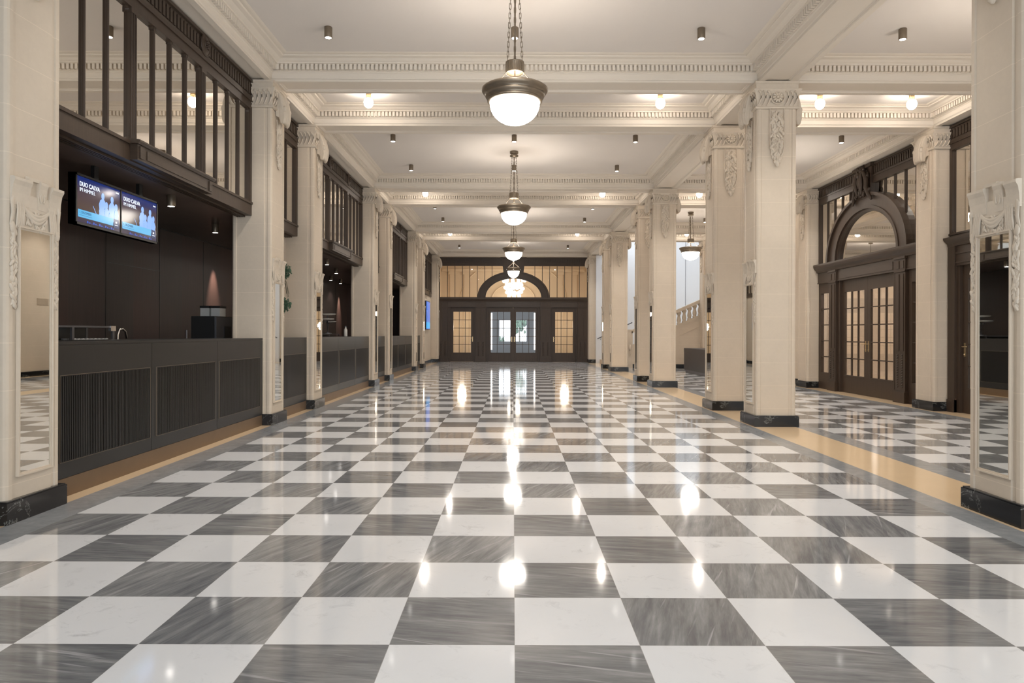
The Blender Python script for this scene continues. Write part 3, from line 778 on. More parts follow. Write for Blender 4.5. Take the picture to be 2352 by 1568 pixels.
# ---------------------------------------------------------------- bar counters
def fluted(w_, h_):
    m = MB(); m.box(0, .004, 0, w_, 0, h_)
    n = int(w_ / .0215); p = w_ / n
    for k in range(n): m.box(.004, .013, k * p + p * .2, k * p + p * .8, .006, h_ - .006)
    me = m.mesh('fluted_panel'); me.materials.append(M['flute']); return me
me_fl = fluted(1.285, .650)
m = MB()
for a, b, c_, d in ((-.003, 0, -.003, .653), (1.285, 1.288, -.003, .653)): m.box(0, .012, a, b, c_, d)
m.box(0, .0105, 0, 1.285, -.003, 0); m.box(0, .0105, 0, 1.285, .650, .653)
me_in = m.mesh('panel_inlay'); me_in.materials.append(M['line'])
def counter(y0, y1, nmod, label):
    t = empty('bar_counter', (-3.385, y0, 0)); tag(t, label, 'counter', 'dark bar counters between the left pillars')
    L = y1 - y0
    MB().box(-.06, -.004, .005, L - .005, 0, .142).box(-.5, -.46, .005, L - .005, 0, .142).build('kickplate', 'kick', t)
    MB().box(-.56, -.012, .005, L - .005, .142, 1.150).build('counter_body', 'counter', t)
    m = MB(); e = .003
    for k in range(nmod):
        a = .005 + (L - .01) * k / nmod; b = .005 + (L - .01) * (k + 1) / nmod
        m.box(-.014, 0, a + e, b - e, .146, 1.146)
    m.build('front_panel', 'counter', t)
    MB().box(-.58, .0, .005, L - .005, 1.150, 1.176).build('countertop', 'counter', t)
    for k in range(nmod):
        off = (L - nmod * 1.405) / 2 + k * 1.405 + .06
        o = link('fluted_panel', me_fl, t, (-.001, off, .268)); link('panel_inlay', me_in, o)
labs = ['nearest and longest bar counter at the left, three fluted panels in full view', 'bar counter of the second bar opening with cake stands behind it', 'bar counter of the third bar opening, front catching a blue sheen']
for (a, b), lb in zip(BAYS[:3], labs): counter(a, b, 3, lb)
labs = ['short counter under the niche with green plants', 'short counter between the second and third bar openings', 'short counter just before the wall with the blue portrait screen']
for (a, b), lb in zip(NARR, labs): counter(a, b, 1, lb)

# work surfaces behind the counters
for (a, b, x), lb in zip(((5.06, 10.95, 0), (12.0, 17.9, 0), (18.9, 24.8, 0)), ['low back work surface carrying the coffee machine and glass rack', 'low back work surface carrying the cake stands', 'low back work surface in the third bar opening']):
    t = empty('work_surface', (-4.45, a, 0)); tag(t, lb, 'worktop', 'work surfaces behind the bar counters')
    MB().box(-.30, .30, 0, b - a, .88, .92).build('worktop', 'counter', t); MB().box(-.28, .26, .02, b - a - .02, 0, .88).build('base_cabinet', 'black', t)

# glass rack with tumblers
t = empty('glass_rack', (-4.2, 5.85, .92)); tag(t, 'black open rack with steel top rail holding glasses on the nearest bar', 'rack')
MB().box(-.30, .0, 0, 1.48, .372, .390).build('top_rail', 'steel', t)
for y in (.0, .76, 1.43):
    MB().box(-.02, .0, y, y + .035, 0, .372).build('post', 'steel', t); MB().box(-.30, -.28, y, y + .035, 0, .372).build('post', 'steel', t)
MB().box(-.29, -.28, .03, 1.42, 0, .37).box(-.29, -.02, .035, 1.42, .17, .18).box(-.29, -.02, 0.035, 1.42, 0, .02).build('shelf', 'black', t)
MB().box(-.02, .006, 1.39, 1.48, .340, .392).build('corner_bracket', 'chrome', t)
mt = MB().lathe([(.024, 0), (.026, .004), (.032, .085), (.030, .085), (.023, .008)], 10).mesh('tumbler')
n = N('tumbler_glass'); n.b.inputs['Transmission Weight'].default_value = .6
mt.materials.append(n.fin(n.mix(n.noise(n.coord(), 3), (.4, .4, .4), (.55, .55, .55)), .08))
for i in range(2):
    for k in range(9):
        o = link('tumbler', mt, None, (-4.25 - i * .085, 6.70 + k * .066, 1.101)); tag(o, 'clear drinking glass in the black rack on the nearest bar', 'glass', 'tumblers in the glass rack')
t = empty('bar_tap', (-4.25, 7.46, .92)); tag(t, 'curved chrome tap beside the glass rack on the nearest bar', 'tap')
MB().tube([(0, 0, .01), (0, 0, .30), (.0, .03, .355), (0, .09, .365), (0, .15, .335), (0, .17, .26)], .012, 8).build('spout', 'chrome', t); MB().lathe([(.03, 0), (.03, .02), (.016, .03)], 12).build('tap_base', 'chrome', t)
t = empty('tap_handle', (-4.30, 9.14, .92)); tag(t, 'short upright steel tap to the left of the coffee machine', 'tap')
MB().lathe([(.022, 0), (.022, .01), (.012, .02), (.012, .35), (.008, .36)], 10).build('tap_column', 'steel', t)
t = empty('coffee_machine', (-4.37, 10.08, .92)); tag(t, 'black coffee machine with two clear bean hoppers on the nearest bar', 'coffee machine')
m = MB().box(-.17, .155, -.29, .32, .02, .56); m.box(-.16, .15, -.25, .28, 0, .02); m.build('housing', 'black', t)
MB().box(.155, .172, -.26, .31, .03, .55).build('side_panel', 'steel', t); MB().box(.172, .180, .0, .24, .12, .42).build('front_display', 'black', t)
for k, x in enumerate((-.045, .105)):
    o = MB().box(x - .064, x + .064, -.14, .06, .56, .68).build('bean_hopper', 'hopper', t)
    MB().box(x - .069, x + .069, -.15, .07, .68, .712).build('hopper_lid', 'black', o)
t = empty('display_case', (-4.33, 15.9, .92)); tag(t, 'low black-framed display case with white cups on the second bar', 'display case')
MB().box(-.15, .15, -.9, .8, 0, .02).box(-.15, .15, -.9, .8, .30, .315).build('shelf', 'steel', t)
for y in (-.9, -.1, .78): MB().box(.13, .15, y, y + .02, .02, .30).build('post', 'steel', t); MB().box(-.15, -.13, y, y + .02, .02, .30).build('post', 'steel', t)
MB().box(-.14, -.13, -.88, .78, .02, .30).build('case_back', 'black', t)
mc = MB().lathe([(.025, 0), (.045, .07), (.041, .07), (.02, .01)], 12).mesh('cup'); mc.materials.append(M['tray'])
for k in range(6):
    o = link('cup', mc, None, (-4.28, 15.25 + k * .2, 1.1)); o.location.z = .941; tag(o, 'small white cup inside the low display case on the second bar', 'cup', 'cups in the display case')
t = empty('tiered_stand', (-4.33, 16.2, 1.236)); tag(t, 'three-tier white serving stand on the second bar opening', 'serving stand')
MB().lathe([(.10, 0), (.10, .012), (.012, .03), (.012, .45)], 12).build('stand_pole', 'steel', t)
for k, (dx, dy, z, r) in enumerate(((0, 0, .45, .20), (.02, -.16, .33, .17), (-.02, .20, .28, .17))):
    o = MB().lathe([(.02, -.02), (r * .85, -.012), (r, .006), (r, .014), (r * .85, .0)], 22, (dx, dy, z)).build('tray', 'tray', t)
    if k: MB().tube([(dx, dy, z - .02), (dx * .5, dy * .5, z - .12), (0, 0, z - .18)], .008, 6).build('tray_arm', 'steel', o)
t = empty('bottle', (-3.89, 16.12, 1.177)); tag(t, 'small white bottle on the countertop at the far end of the second bar', 'bottle')
MB().lathe([(.038, 0), (.04, .01), (.04, .15), (.02, .18), (.018, .21)], 14).build('bottle_body', 'tray', t); MB().lathe([(.021, .21), (.021, .235)], 12).build('cap', 'grey', t)

# plants in the niche: tall arrangement on the short counter
rg = random.Random(4)
t = empty('plant_arrangement', (-3.62, 10.55, 1.176)); tag(t, 'tall dark-stemmed green plant arrangement in the niche behind the second left pillar', 'plant')
m = MB().lathe([(.05, 0), (.07, .05), (.075, .16), (.05, .22), (.04, .25)], 16); m.build('vase', 'black', t)
m = MB(); tips = []
for k in range(9):
    a = rg.uniform(0, 2 * PI); hgt = (.9, 1.2, .55)[k % 3] * rg.uniform(.9, 1.05); sp = rg.uniform(.05, .13)
    p = [(0, 0, .2), (sp * .2 * math.cos(a), sp * .2 * math.sin(a), hgt * .5), (sp * math.cos(a), sp * math.sin(a), hgt)]
    m.tube(p, [.007, .005, .003], 5); tips.append(p[-1])
for k in range(6):
    a = rg.uniform(-.6, 1.6); r0 = rg.uniform(.10, .17)
    m.tube([(0, 0, 1.0), (.07, .08, .98), (.07 + r0 * .4 * math.cos(a), .10 + r0 * .5 * math.sin(a), .85), (.07 + r0 * .6 * math.cos(a), .10 + r0 * math.sin(a), .62 + .05 * k % .2)], .0035, 5)
m.build('stems', 'stem', t)
m = MB()
for cx, cy, cz, R, nn in ((0.09, .12, .50, .11, 240), (.07, .13, 1.02, .13, 260), (.05, .06, .80, .07, 50)):
    for k in range(nn):
        d = Vector((rg.gauss(0, 1), rg.gauss(0, 1), rg.gauss(0, 1))); d.normalize(); d *= R * rg.uniform(.3, 1)
        c = Vector((cx, cy, cz)) + d
        m.ell(tuple(c), (.013, .005, .026), 5, 4, Matrix.Rotation(rg.uniform(0, PI), 3, 'Z') @ Matrix.Rotation(rg.uniform(0, PI), 3, 'X'))
tag(m.build('foliage', 'leaf', t), kind='stuff')

# ---------------------------------------------------------------- screens
def emis(name, c, s=1.0):
    n = N(name); n.l(n.mix(n.noise(n.coord(), 4), tuple(x * .9 for x in c), c), n.b.inputs['Emission Color']); n.b.inputs['Emission Strength'].default_value = s * .27
    return n.fin((.01, .01, .01), .12, spec=.2)
E_text = emis('screen_white', (.8, .88, 1.0), 1.3); E_fig = emis('screen_figures', (.26, .46, .95), 1.1); E_fig2 = emis('screen_figures_deep', (.04, .12, .6), 1.0)
E_band = emis('screen_cyan', (.12, .50, .85), 1.0); E_dark = emis('screen_dark_text', (.02, .10, .25), 1.0); E_logo = emis('screen_navy', (.03, .05, .14), 1.0)
n = N('screen_picture'); v = n.coord()
sp = n.n('ShaderNodeSeparateXYZ'); n.l(v, sp.inputs[0])
# local z runs -.195..+.195
g = n.ramp(n.math('ADD', n.math('MULTIPLY', sp.outputs[2], 2.4), .5), [(0, (.05, .04, .07)), (.35, (.085, .055, .045)), (.72, (.055, .035, .055)), (.88, (.008, .02, .12)), (1, (.005, .02, .14))])
n.l(g, n.b.inputs['Emission Color']); n.b.inputs['Emission Strength'].default_value = .28; M['screen'] = n.fin((.01, .01, .01), .08, spec=.2)
def text(s_, size, mat, parent, loc, name='lettering', bold=False):
    cu = bpy.data.curves.new(name, 'FONT'); cu.body = s_; cu.size = size; cu.extrude = .0005
    if bold: cu.offset = size * .025
    o = bpy.data.objects.new(name, cu); C.objects.link(o); bpy.context.view_layer.update()
    me = bpy.data.meshes.new_from_object(o.evaluated_get(bpy.context.evaluated_depsgraph_get())); bpy.data.objects.remove(o)
    me.materials.clear(); me.materials.append(mat)
    q = link(name, me, parent, loc); q.rotation_euler = (PI / 2, 0, PI / 2)    # reads along +Y facing +X
    return q
t = empty('twin_monitor', (-4.0, 7.07, 2.472)); tag(t, 'pair of blue-lit screens hung side by side from the bar ceiling at the left', 'monitor')
MB().box(-.07, -.006, -.73, .73, -.235, .235).box(-.07, .004, -.73, -.712, -.235, .235).box(-.07, .004, .712, .73, -.235, .235).box(-.07, .004, -.73, .73, .215, .235).box(-.07, .004, -.73, .73, -.235, -.215).box(-.07, .004, -.010, .010, -.23, .23).build('housing', 'black', t)
for y in (-.38, .42): MB().box(-.055, -.02, y - .035, y + .035, .235, .367).build('hanger', 'black', t)
for yc in (-.361, .361):
    o = MB().box(-.006, .0, -.345, .345, -.21, .21).build('screen', 'screen', t, (0, yc, 0))
    text('DUO CALVA', .055, E_text, o, (.0015, -.315, .125), bold=True); text('IM HIMMEL', .050, E_text, o, (.0015, -.315, .075))
    fg = MB()
    def fig(y, w_, zt, zb, lean, sd):
        r2 = random.Random(sd); L = []; Rr = []
        for q in range(12):          # ragged standing silhouette: robe, shoulders, neck
            t = q / 11; z = zb + (zt - .055 - zb) * t
            ww = w_ * (.52 if t < .35 else .52 + .12 * math.sin((t - .35) * 5)) * (1 if t < .86 else 1 - (t - .86) * 4.2)
            L.append((y - ww + lean * t + r2.uniform(-.006, .006), z)); Rr.append((y + ww + lean * t + r2.uniform(-.006, .006), z))
        fg.prism(L + Rr[::-1], .0008, .0016, 'x')
        hx, hz = y + lean, zt - .030
        fg.prism([(hx + .026 * math.cos(a), hz + .034 * math.sin(a)) for a in [k * PI / 7 for k in range(14)]], .0009, .0017, 'x')
        fg.prism([(hx + lean - .05, zb + .10), (hx + lean - .035, zb + .10), (hx + .03, zt - .10), (hx + .01, zt - .11)], .0009, .0017, 'x')
    fig(.03, .085, .120, -.13, .02, 1); fig(.120, .070, .045, -.13, -.01, 2); fig(.195, .085, .115, -.13, .01, 3); fig(.285, .060, .055, -.16, -.01, 4)
    fg.prism([(-.11, -.03), (-.105, -.028), (-.03, -.125), (-.04, -.125)], .0008, .0016, 'x')
    fg.build('figures', E_fig, o)
    fd = MB()
    for y in (.072, .158, .245): fd.prism([(y - .012, -.15), (y + .02, -.15), (y + .01, .0), (y - .006, .0)], .0005, .0012, 'x')
    fd.build('figures', E_fig2, o)
    MB().box(.0005, .0020, -.335, .225, -.165, -.095).build('caption_band', E_band, o)
    text('1. DEZEMBER', .032, E_dark, o, (.0028, -.320, -.130)); MB().box(.0022, .0026, -.320, -.12, -.147, -.144).build('caption_rule', E_dark, o)
    MB().box(.0005, .0022, .232, .325, -.185, -.095).build('emblem', E_logo, o); MB().box(.0023, .0030, .262, .290, -.135, -.118).box(.0023, .0030, .25, .305, -.158, -.152).build('emblem_mark', E_text, o)
    MB().box(.0008, .0016, .27, .32, .165, .178).build('corner_mark', E_text, o)
    m = MB()
    for k in range(14): m.box(.0008, .0014, -.2 + k * .032, -.18 + k * .032, -.205, -.185 - .008 * (k % 3))
    m.build('footer_pictures', E_fig2, o)
t = empty('portrait_screen', (-3.545, 28.45, 1.42)); tag(t, 'upright blue display screen on the cream wall at the far left', 'monitor')
MB().box(-.02, .03, -.40, .85, 0, 1.16).build('housing', 'black', t)
n = N('portrait_picture'); v = n.coord('Object', (1, 7, 1.2)); a = n.noise(v, 2.2, 5)
n.l(n.ramp(a, [(.3, (.01, .06, .35)), (.45, (.02, .22, .85)), (.58, (.08, .08, .32)), (.75, (.02, .3, .9))]), n.b.inputs['Emission Color']); n.b.inputs['Emission Strength'].default_value = .27
MB().box(.03, .034, -.38, .83, .02, 1.14).build('screen', n.fin((.01, .01, .01), .1), t)
MB().box(.034, .036, -.38, .83, .05, .30).build('caption_band', emis('portrait_cyan', (.02, .42, .85)), t)

# ---------------------------------------------------------------- lamps
def link_pts(c, L, W, d, flip):
    pts = []
    for k in range(12):
        a = 2 * PI * k / 12; u = W * math.cos(a); v_ = (L - W) * (1 if math.sin(a) > 0.01 else -1 if math.sin(a) < -.01 else 0) + W * math.sin(a)
        pts.append((c[0] + (0 if flip else u), c[1] + (u if flip else 0), c[2] + v_))
    return pts
def pendant_meshes(zr, ztop, rc=.10):
    """zr = z of rim top, ztop = ceiling; returns dict of meshes in world z"""
    d = {}
    b = zr - .15          # glass top; the bronze rim is .15 high
    d['rim'] = MB().lathe([(.262, b - .005), (.285, b + .0), (.285, b + .02), (.270, b + .03), (.300, b + .05), (.312, b + .08), (.300, b + .09), (.330, b + .11), (.343, b + .135), (.343, b + .155), (.325, b + .172), (.30, b + .18), (.29, b + .17), (.28, b + .12), (.25, b + .0)], 48, cap=False)
    d['rim'].v = [(x, y, b + (z - b) * .83) for x, y, z in d['rim'].v]
    prof = [(.0001, b - .238)] + [(.258 * math.sin(a), b - .218 * math.cos(a) - .02) for a in [PI / 2 * k / 12 for k in range(1, 13)]] + [(.262, b - .01), (.248, b + .01), (.20, b + .012), (.001, b + .012)]
    d['bowl'] = MB().lathe(prof, 40, cap=False)
    d['finial'] = MB().lathe([(.001, b + .17), (.022, b + .18), (.022, b + .20), (.012, b + .21), (.02, b + .225)], 12)
    zc = zr + .145        # collar bottom
    m = MB().lathe([(.088, zc), (.096, zc), (.096, zc + .012), (.092, zc + .016), (.092, zc + .10), (.096, zc + .104), (.096, zc + .116), (.082, zc + .116), (.082, zc + .05), (.001, zc + .05), (.082, zc + .046), (.082, zc + .004)], 30, cap=False)
    for k in range(28): a = 2 * PI * k / 28; m.tube([(.094 * math.cos(a), .094 * math.sin(a), zc + .016), (.094 * math.cos(a), .094 * math.sin(a), zc + .10)], .006, 5)
    d['collar'] = m
    d['stay'] = None
    m = MB().lathe([(.055, ztop - .001), (.085, ztop - .002), (.085, ztop - .045), (.06, ztop - .055), (.05, ztop - .07), (.085, ztop - .078), (.085, ztop - .105), (.03, ztop - .118)], 24); d['canopy'] = m
    d['stem'] = MB().tube([(0, 0, ztop - .11), (0, 0, b + .01)], .009, 8)
    ch = []
    for k in range(3):
        a = PI / 2 + 2 * PI * k / 3; m = MB()
        p0 = Vector((.045 * math.cos(a), .045 * math.sin(a), ztop - .10)); p1 = Vector((.088 * math.cos(a), .088 * math.sin(a), zc + .11))
        n_ = int((p0.z - p1.z) / .048)
        for i in range(n_):
            c = p0.lerp(p1, (i + .5) / n_); m.tube(link_pts(c, .033, .010, 0, i % 2), .0032, 5, True)
        ch.append(m)
    d['chains'] = ch
    st = []
    for k in range(3):
        a = PI / 2 + 2 * PI * k / 3; st.append(MB().tube([(.088 * math.cos(a), .088 * math.sin(a), zc + .01), (.22 * math.cos(a), .22 * math.sin(a), zr - .005)], .004, 5))
    d['stays'] = st
    return d
def pendant(x, y, zbot, label, power, group='chain-hung bronze pendant lamps with lit glass bowls'):
    zr = zbot + .238 + .15
    t = empty('pendant_lamp', (x, y, 0)); tag(t, label, 'ceiling lamp', group)
    d = pendant_meshes(zr, ZC)
    d['canopy'].build('canopy', 'bronze', t); d['stem'].build('stem', 'bronze', t); d['collar'].build('collar', 'bronze', t); d['rim'].build('rim', 'bronze', t)
    for m in d['chains']: m.build('chain', 'bronze', t)
    for m in d['stays']: m.build('stay', 'bronze', t)
    d['finial'].build('finial', 'bronze', t); d['bowl'].build('glass_bowl', 'lamp', t)
    p = point('lamp_light', (0, 0, zr - .03), power, .06); p.parent = t
    return t
PW = 9
pendant(0, 7.22, 3.41, 'largest and nearest pendant lamp hanging in the middle of the hall', PW)
pendant(0, 14.14, 3.455, 'second central pendant lamp, in the coffer beyond the nearest one', PW)
pendant(0, 21.06, 3.47, 'third central pendant lamp, overlapping the crown of the far arch', PW)
pendant(5.36, 21.06, 3.49, 'pendant lamp hanging over the right aisle in front of the balustrade', PW * .45)
pendant(5.36, 14.14, 3.45, 'pendant lamp over the right aisle hidden behind the closest free-standing pillar', PW * .45)
pendant(5.36, 7.22, 3.45, 'pendant lamp over the right aisle hidden behind the rightmost pillar', PW * .45)
# fourth lamp, rod-hung
t = empty('rod_pendant_lamp', (0, 27.98, 0)); tag(t, 'small rod-hung pendant lamp directly in front of the far fanlight', 'ceiling lamp')
zb = 3.50
MB().lathe([(.0001, zb)] + [(.235 * math.sin(a) ** .92, zb + .27 - .27 * math.cos(a)) for a in [PI / 2 * k / 10 for k in range(1, 11)]] + [(.2, zb + .275), (.001, zb + .275)], 36, cap=False).build('glass_bowl', 'lamp', t)
MB().lathe([(.235, zb + .265), (.26, zb + .27), (.265, zb + .31), (.245, zb + .33), (.25, zb + .36), (.225, zb + .40), (.20, zb + .41), (.20, zb + .40), (.23, zb + .27)], 40, cap=False).build('rim', 'bronze', t)
MB().lathe([(.03, zb + .56), (.06, zb + .58), (.06, zb + .60), (.035, zb + .63), (.03, zb + .67), (.01, zb + .68)], 16).build('hub', 'bronze', t)
MB().tube([(0, 0, zb + .67), (0, 0, ZC)], .008, 8).build('stem', 'bronze', t); MB().lathe([(.08, ZC - .04), (.08, ZC)], 20).build('canopy', 'bronze', t)
MB().tube([(0, 0, zb + .58), (0, 0, zb + .41)], .012, 8).build('centre_post', 'bronze', t)
for k in range(4):
    a = PI / 4 * 0 + PI / 2 * k; c, s_ = math.cos(a), math.sin(a)
    MB().tube([(.04 * c, .04 * s_, zb + .585), (.255 * c, .255 * s_, zb + .40)], .008, 6).build('arm', 'bronze', t)
    MB().ell((.275 * c, .275 * s_, zb + .325), (.022, .022, .022), 10, 8).build('knob', 'chrome', t)
p = point('lamp_light', (0, 0, zb + .75), PW * .45, .1); p.parent = t

me_can = MB().lathe([(.036, -.128), (.046, -.128), (.047, -.125), (.047, -.004), (.044, 0), (.02, 0)], 24).mesh('can'); me_can.materials.append(M['bronze'])
me_led = MB().lathe([(.001, -.1282), (.036, -.1282), (.036, -.1290), (.001, -.1290)], 20, cap=False).mesh('lens'); me_led.materials.append(M['led'])
def downlight(x, y, z, label, group, power=27, ang=2.0):
    t = empty('downlight', (x, y, z)); tag(t, label, 'downlight', group)
    link('can', me_can, t); link('lens', me_led, t)
    if power:
        s_ = spot('downlight_beam', (0, 0, -.14), power, ang); s_.parent = t
    return t
GD = 'bronze cylinder downlights on the coffered ceiling'
side = {-2.26: 'left', 0.0: 'middle', 2.26: 'right'}
rows = [(8.43, 'nearest visible row'), (12.97, 'near row of the second big coffer'), (15.28, 'far row of the second big coffer'), (19.92, 'near row of the third big coffer'), (22.2, 'far row of the third big coffer'), (26.85, 'near row of the far coffer'), (29.0, 'far row of the far coffer')]
downpos = []
for y, rl in rows:
    for x in (-2.26, 0.0, 2.26):
        if y > 26 and x == 0.0: continue
        downlight(x, y, ZC, 'bronze ceiling downlight, %s one in the %s' % (side[x], rl), GD)
for x in (-2.26, 0, 2.26): downlight(x, 6.07, ZC, 'bronze ceiling downlight, %s one above the frame near the camera' % side[float(x)], GD)
for y, rl in rows[:5]:
    for x, sl in ((4.70, 'inner'), (6.10, 'outer')):
        downlight(x, y, ZC, 'bronze aisle ceiling downlight, %s one in the %s' % (sl, rl), 'bronze cylinder downlights over the right aisle', 24)
GB = 'bronze cylinder downlights under the dark bar ceiling'
for (x, y), lb in zip([(-3.99, 8.09), (-4.38, 10.2), (-4.0, 14.9), (-4.35, 17.06), (-5.07, 19.3), (-5.10, 20.5)],
      ['bar ceiling downlight just right of the twin screens', 'bar ceiling downlight close to the far end of the first bar', 'nearest bar ceiling downlight seen in the second bar opening', 'second nearest bar ceiling downlight seen in the second bar opening', 'third bar ceiling downlight in the second bar opening, deeper back', 'farthest bar ceiling downlight in the second bar opening']):
    downlight(x, y, ZT, lb, GB, 5)
for y in (12.5, 21.5):
    o = spot('bar_wall_washer', (-5.2, y, ZT - .14), 85, .75, col=(1, .78, .66)); o.rotation_euler = (0, .18, 0); o.data.spot_blend = 1.0

me_glo = MB().ell((0, 0, -.165), (.072, .072, .082), 24, 16).mesh('globe'); me_glo.materials.append(M['globe'])
me_gh = MB().lathe([(.06, 0), (.062, -.012), (.04, -.02), (.04, -.085), (.047, -.09), (.04, -.10)], 20).mesh('holder'); me_gh.materials.append(M['brass'])
def globe(x, y, label, g='small globe lamps on the narrow ceiling bays'):
    t = empty('globe_lamp', (x, y, ZC)); tag(t, label, 'ceiling lamp', g); link('holder', me_gh, t); link('globe', me_glo, t)
NY = [(a + b) / 2 for a, b in NARR]
for y, nl in zip(NY, ('nearest', 'second', 'farthest')):
    for x, sl in ((-2.24, 'left'), (2.24, 'right')): globe(x, y, 'small white globe lamp, %s one in the %s narrow ceiling bay of the hall' % (sl, nl))
    for x, sl in ((4.69, 'inner'), (6.10, 'outer')): globe(x, y, 'small white globe lamp, %s one in the %s narrow bay of the right aisle' % (sl, nl))

# round grilles on the beams
me_g = MB(); me_g.tube([(.04 * math.cos(a), 0, .04 * math.sin(a)) for a in [k * PI / 10 for k in range(20)]], .006, 6, True); me_g.ell((0, .004, 0), (.038, .006, .038), 16, 6); me_g.ell((0, -.004, 0), (.015, .008, .015), 10, 6)
me_g = me_g.mesh('grille'); me_g.materials.append(M['bronze'])
def vents(y, z, xs, where):
    for x, sl in xs:
        o = link('round_vent', me_g, None, (x, y, z)); tag(o, 'round dark vent, %s, beam %s' % (sl, where), 'vent', 'small round vents on the ceiling beams')
zv = 4.73
vents(BY[1] + .3 - HB - .004 + .012, zv, ((3.06, 'left of three'), (3.15, 'middle of three'), (3.24, 'right of three')), 'beyond the nearest globes')
vents(AY[1] + .3 - HB + .008, zv, ((-3.22, 'single at the left end'), (3.06, 'first of three at right'), (3.15, 'second of three at right'), (3.24, 'third of three at right')), 'closing the second big coffer')
vents(BY[2] + .3 - HB + .008, zv, ((3.12, 'left of a pair'), (3.21, 'right of a pair')), 'beyond the second globes')
vents(AY[2] + .3 - HB + .008, zv, ((-3.22, 'single at the left end'), (3.22, 'single at the right end')), 'closing the third big coffer')
vents(AY[1] + .3 - HB + .008, zv, ((6.72, 'left of a pair in the aisle'), (6.80, 'right of a pair in the aisle')), 'beyond the arched doors')
t = MB().lathe([(.05, 0), (.05, -.02), (.03, -.032)], 16, (-.56, 26.9, ZC)).build('smoke_detector', 'tray'); tag(t, 'small white smoke detector on the far coffer ceiling', 'smoke detector')

# ---------------------------------------------------------------- stairs and balustrade
SL, X0 = .45, 3.72
m = MB()
for k in range(22):
    x = X0 + .02 + k * .36; m.box(x, 10.5, 26.0, 30.35, k * .162, (k + 1) * .162)
t = empty('staircase', (0, 0, 0)); t.location = (X0, 26, 0); tag(t, 'pale stone staircase rising to the right behind the free-standing pillars', 'staircase')
o = m.build('steps', 'stone', t); o.location = (-X0, -26, 0)
def zt(x): return SL * (x - X0)
xa, xb = 4.38, 10.5
m = MB().prism([(xa, 0), (xb, 0), (xb, zt(xb) + .52), (xa, zt(xa) + .52)], 25.80, 26.0, 'y')
o = m.build('parapet_wall', 'ashlar', t, (-X0, -26, 0))
m = MB().prism([(xa, zt(xa) + .44), (xb, zt(xb) + .44), (xb, zt(xb) + .53), (xa, zt(xa) + .53)], 25.77, 26.0, 'y')
m.prism([(4.9, zt(4.9) + .10), (xb, zt(xb) + .10), (xb, zt(xb) + .115), (4.9, zt(4.9) + .115)], 25.785, 25.80, 'y')
m.box(4.9, xb, 25.79, 25.80, .36, .372)
m.build('string_moulding', 'stone', t, (-X0, -26, 0))
MB().box(xa - .02, xb, 25.77, 25.80, 0, .14).build('plinth', 'plinth', t, (-X0, -26, 0))
m = MB().prism([(xa, zt(xa) + .98), (xb, zt(xb) + .98), (xb, zt(xb) + 1.10), (xa, zt(xa) + 1.10)], 25.76, 26.02, 'y'); m.build('coping_rail', 'stone', t, (-X0, -26, 0))
me_bal = MB().lathe([(.082, 0), (.082, .05), (.058, .065), (.062, .09), (.080, .15), (.076, .20), (.052, .30), (.048, .34), (.066, .37), (.084, .385), (.084, .47)], 14).mesh('baluster'); me_bal.materials.append(M['stone'])
k = 0
x = xa + .22
while x < xb - .1 and k < 28:
    link('baluster', me_bal, t, (x - X0, 25.9 - 26, zt(x) + .515)); x += .195; k += 1
m = MB().box(4.22, 4.42, 25.76, 26.02, 0, 1.35).box(4.20, 4.44, 25.74, 26.04, 1.35, 1.42); m.ell((4.32, 25.73, .75), (.05, .04, .12), 10, 8); m.ell((4.32, 25.73, .55), (.035, .03, .09), 10, 8)
m.build('newel_post', 'carve', t, (-X0, -26, 0))
t = empty('handrail', (3.62, 30.02, 0)); tag(t, 'dark handrail on brackets along the pale stair wall', 'handrail')
MB().tube([(0, -.06, 1.05), (1.5, -.06, 1.05 + 1.5 * .47)], .022, 10).build('rail', 'steel', t)
for k in range(2): x = .15 + k * 1.1; MB().tube([(x, .05, .95 + x * .47), (x, -.06, .96 + x * .47), (x, -.06, 1.04 + x * .47)], .010, 6).build('bracket', 'steel', t)
MB().box(3.87, 4.6, 29.0, 30.34, 0, .001)
struct('baseboard_stair', MB().box(3.86, 4.2, 30.33, 30.352, 0, .13), 'plinth')

# reception desk in the aisle
t = empty('reception_desk', (5.62, 19.5, 0)); tag(t, 'low dark box-like desk in the right aisle in front of the stair parapet', 'desk')
MB().box(0, .75, 0, 3.4, .10, .66).build('desk_body', 'desk', t); MB().box(-.004, .754, -.004, 3.404, .66, .80).build('desk_top', 'desk', t); MB().box(.04, .71, .04, 3.36, 0, .10).build('desk_plinth', 'steel', t)

# vent grille on right wall (seen in the left mirror)
m = MB()
for k in range(9): m.box(7.135, 7.15, 20.0, 20.5, 2.05 + k * .022, 2.06 + k * .022)
tag(m.build('wall_grille', 'stone'), 'slatted wall grille reflected in the mirror of the nearest left pillar', 'grille')

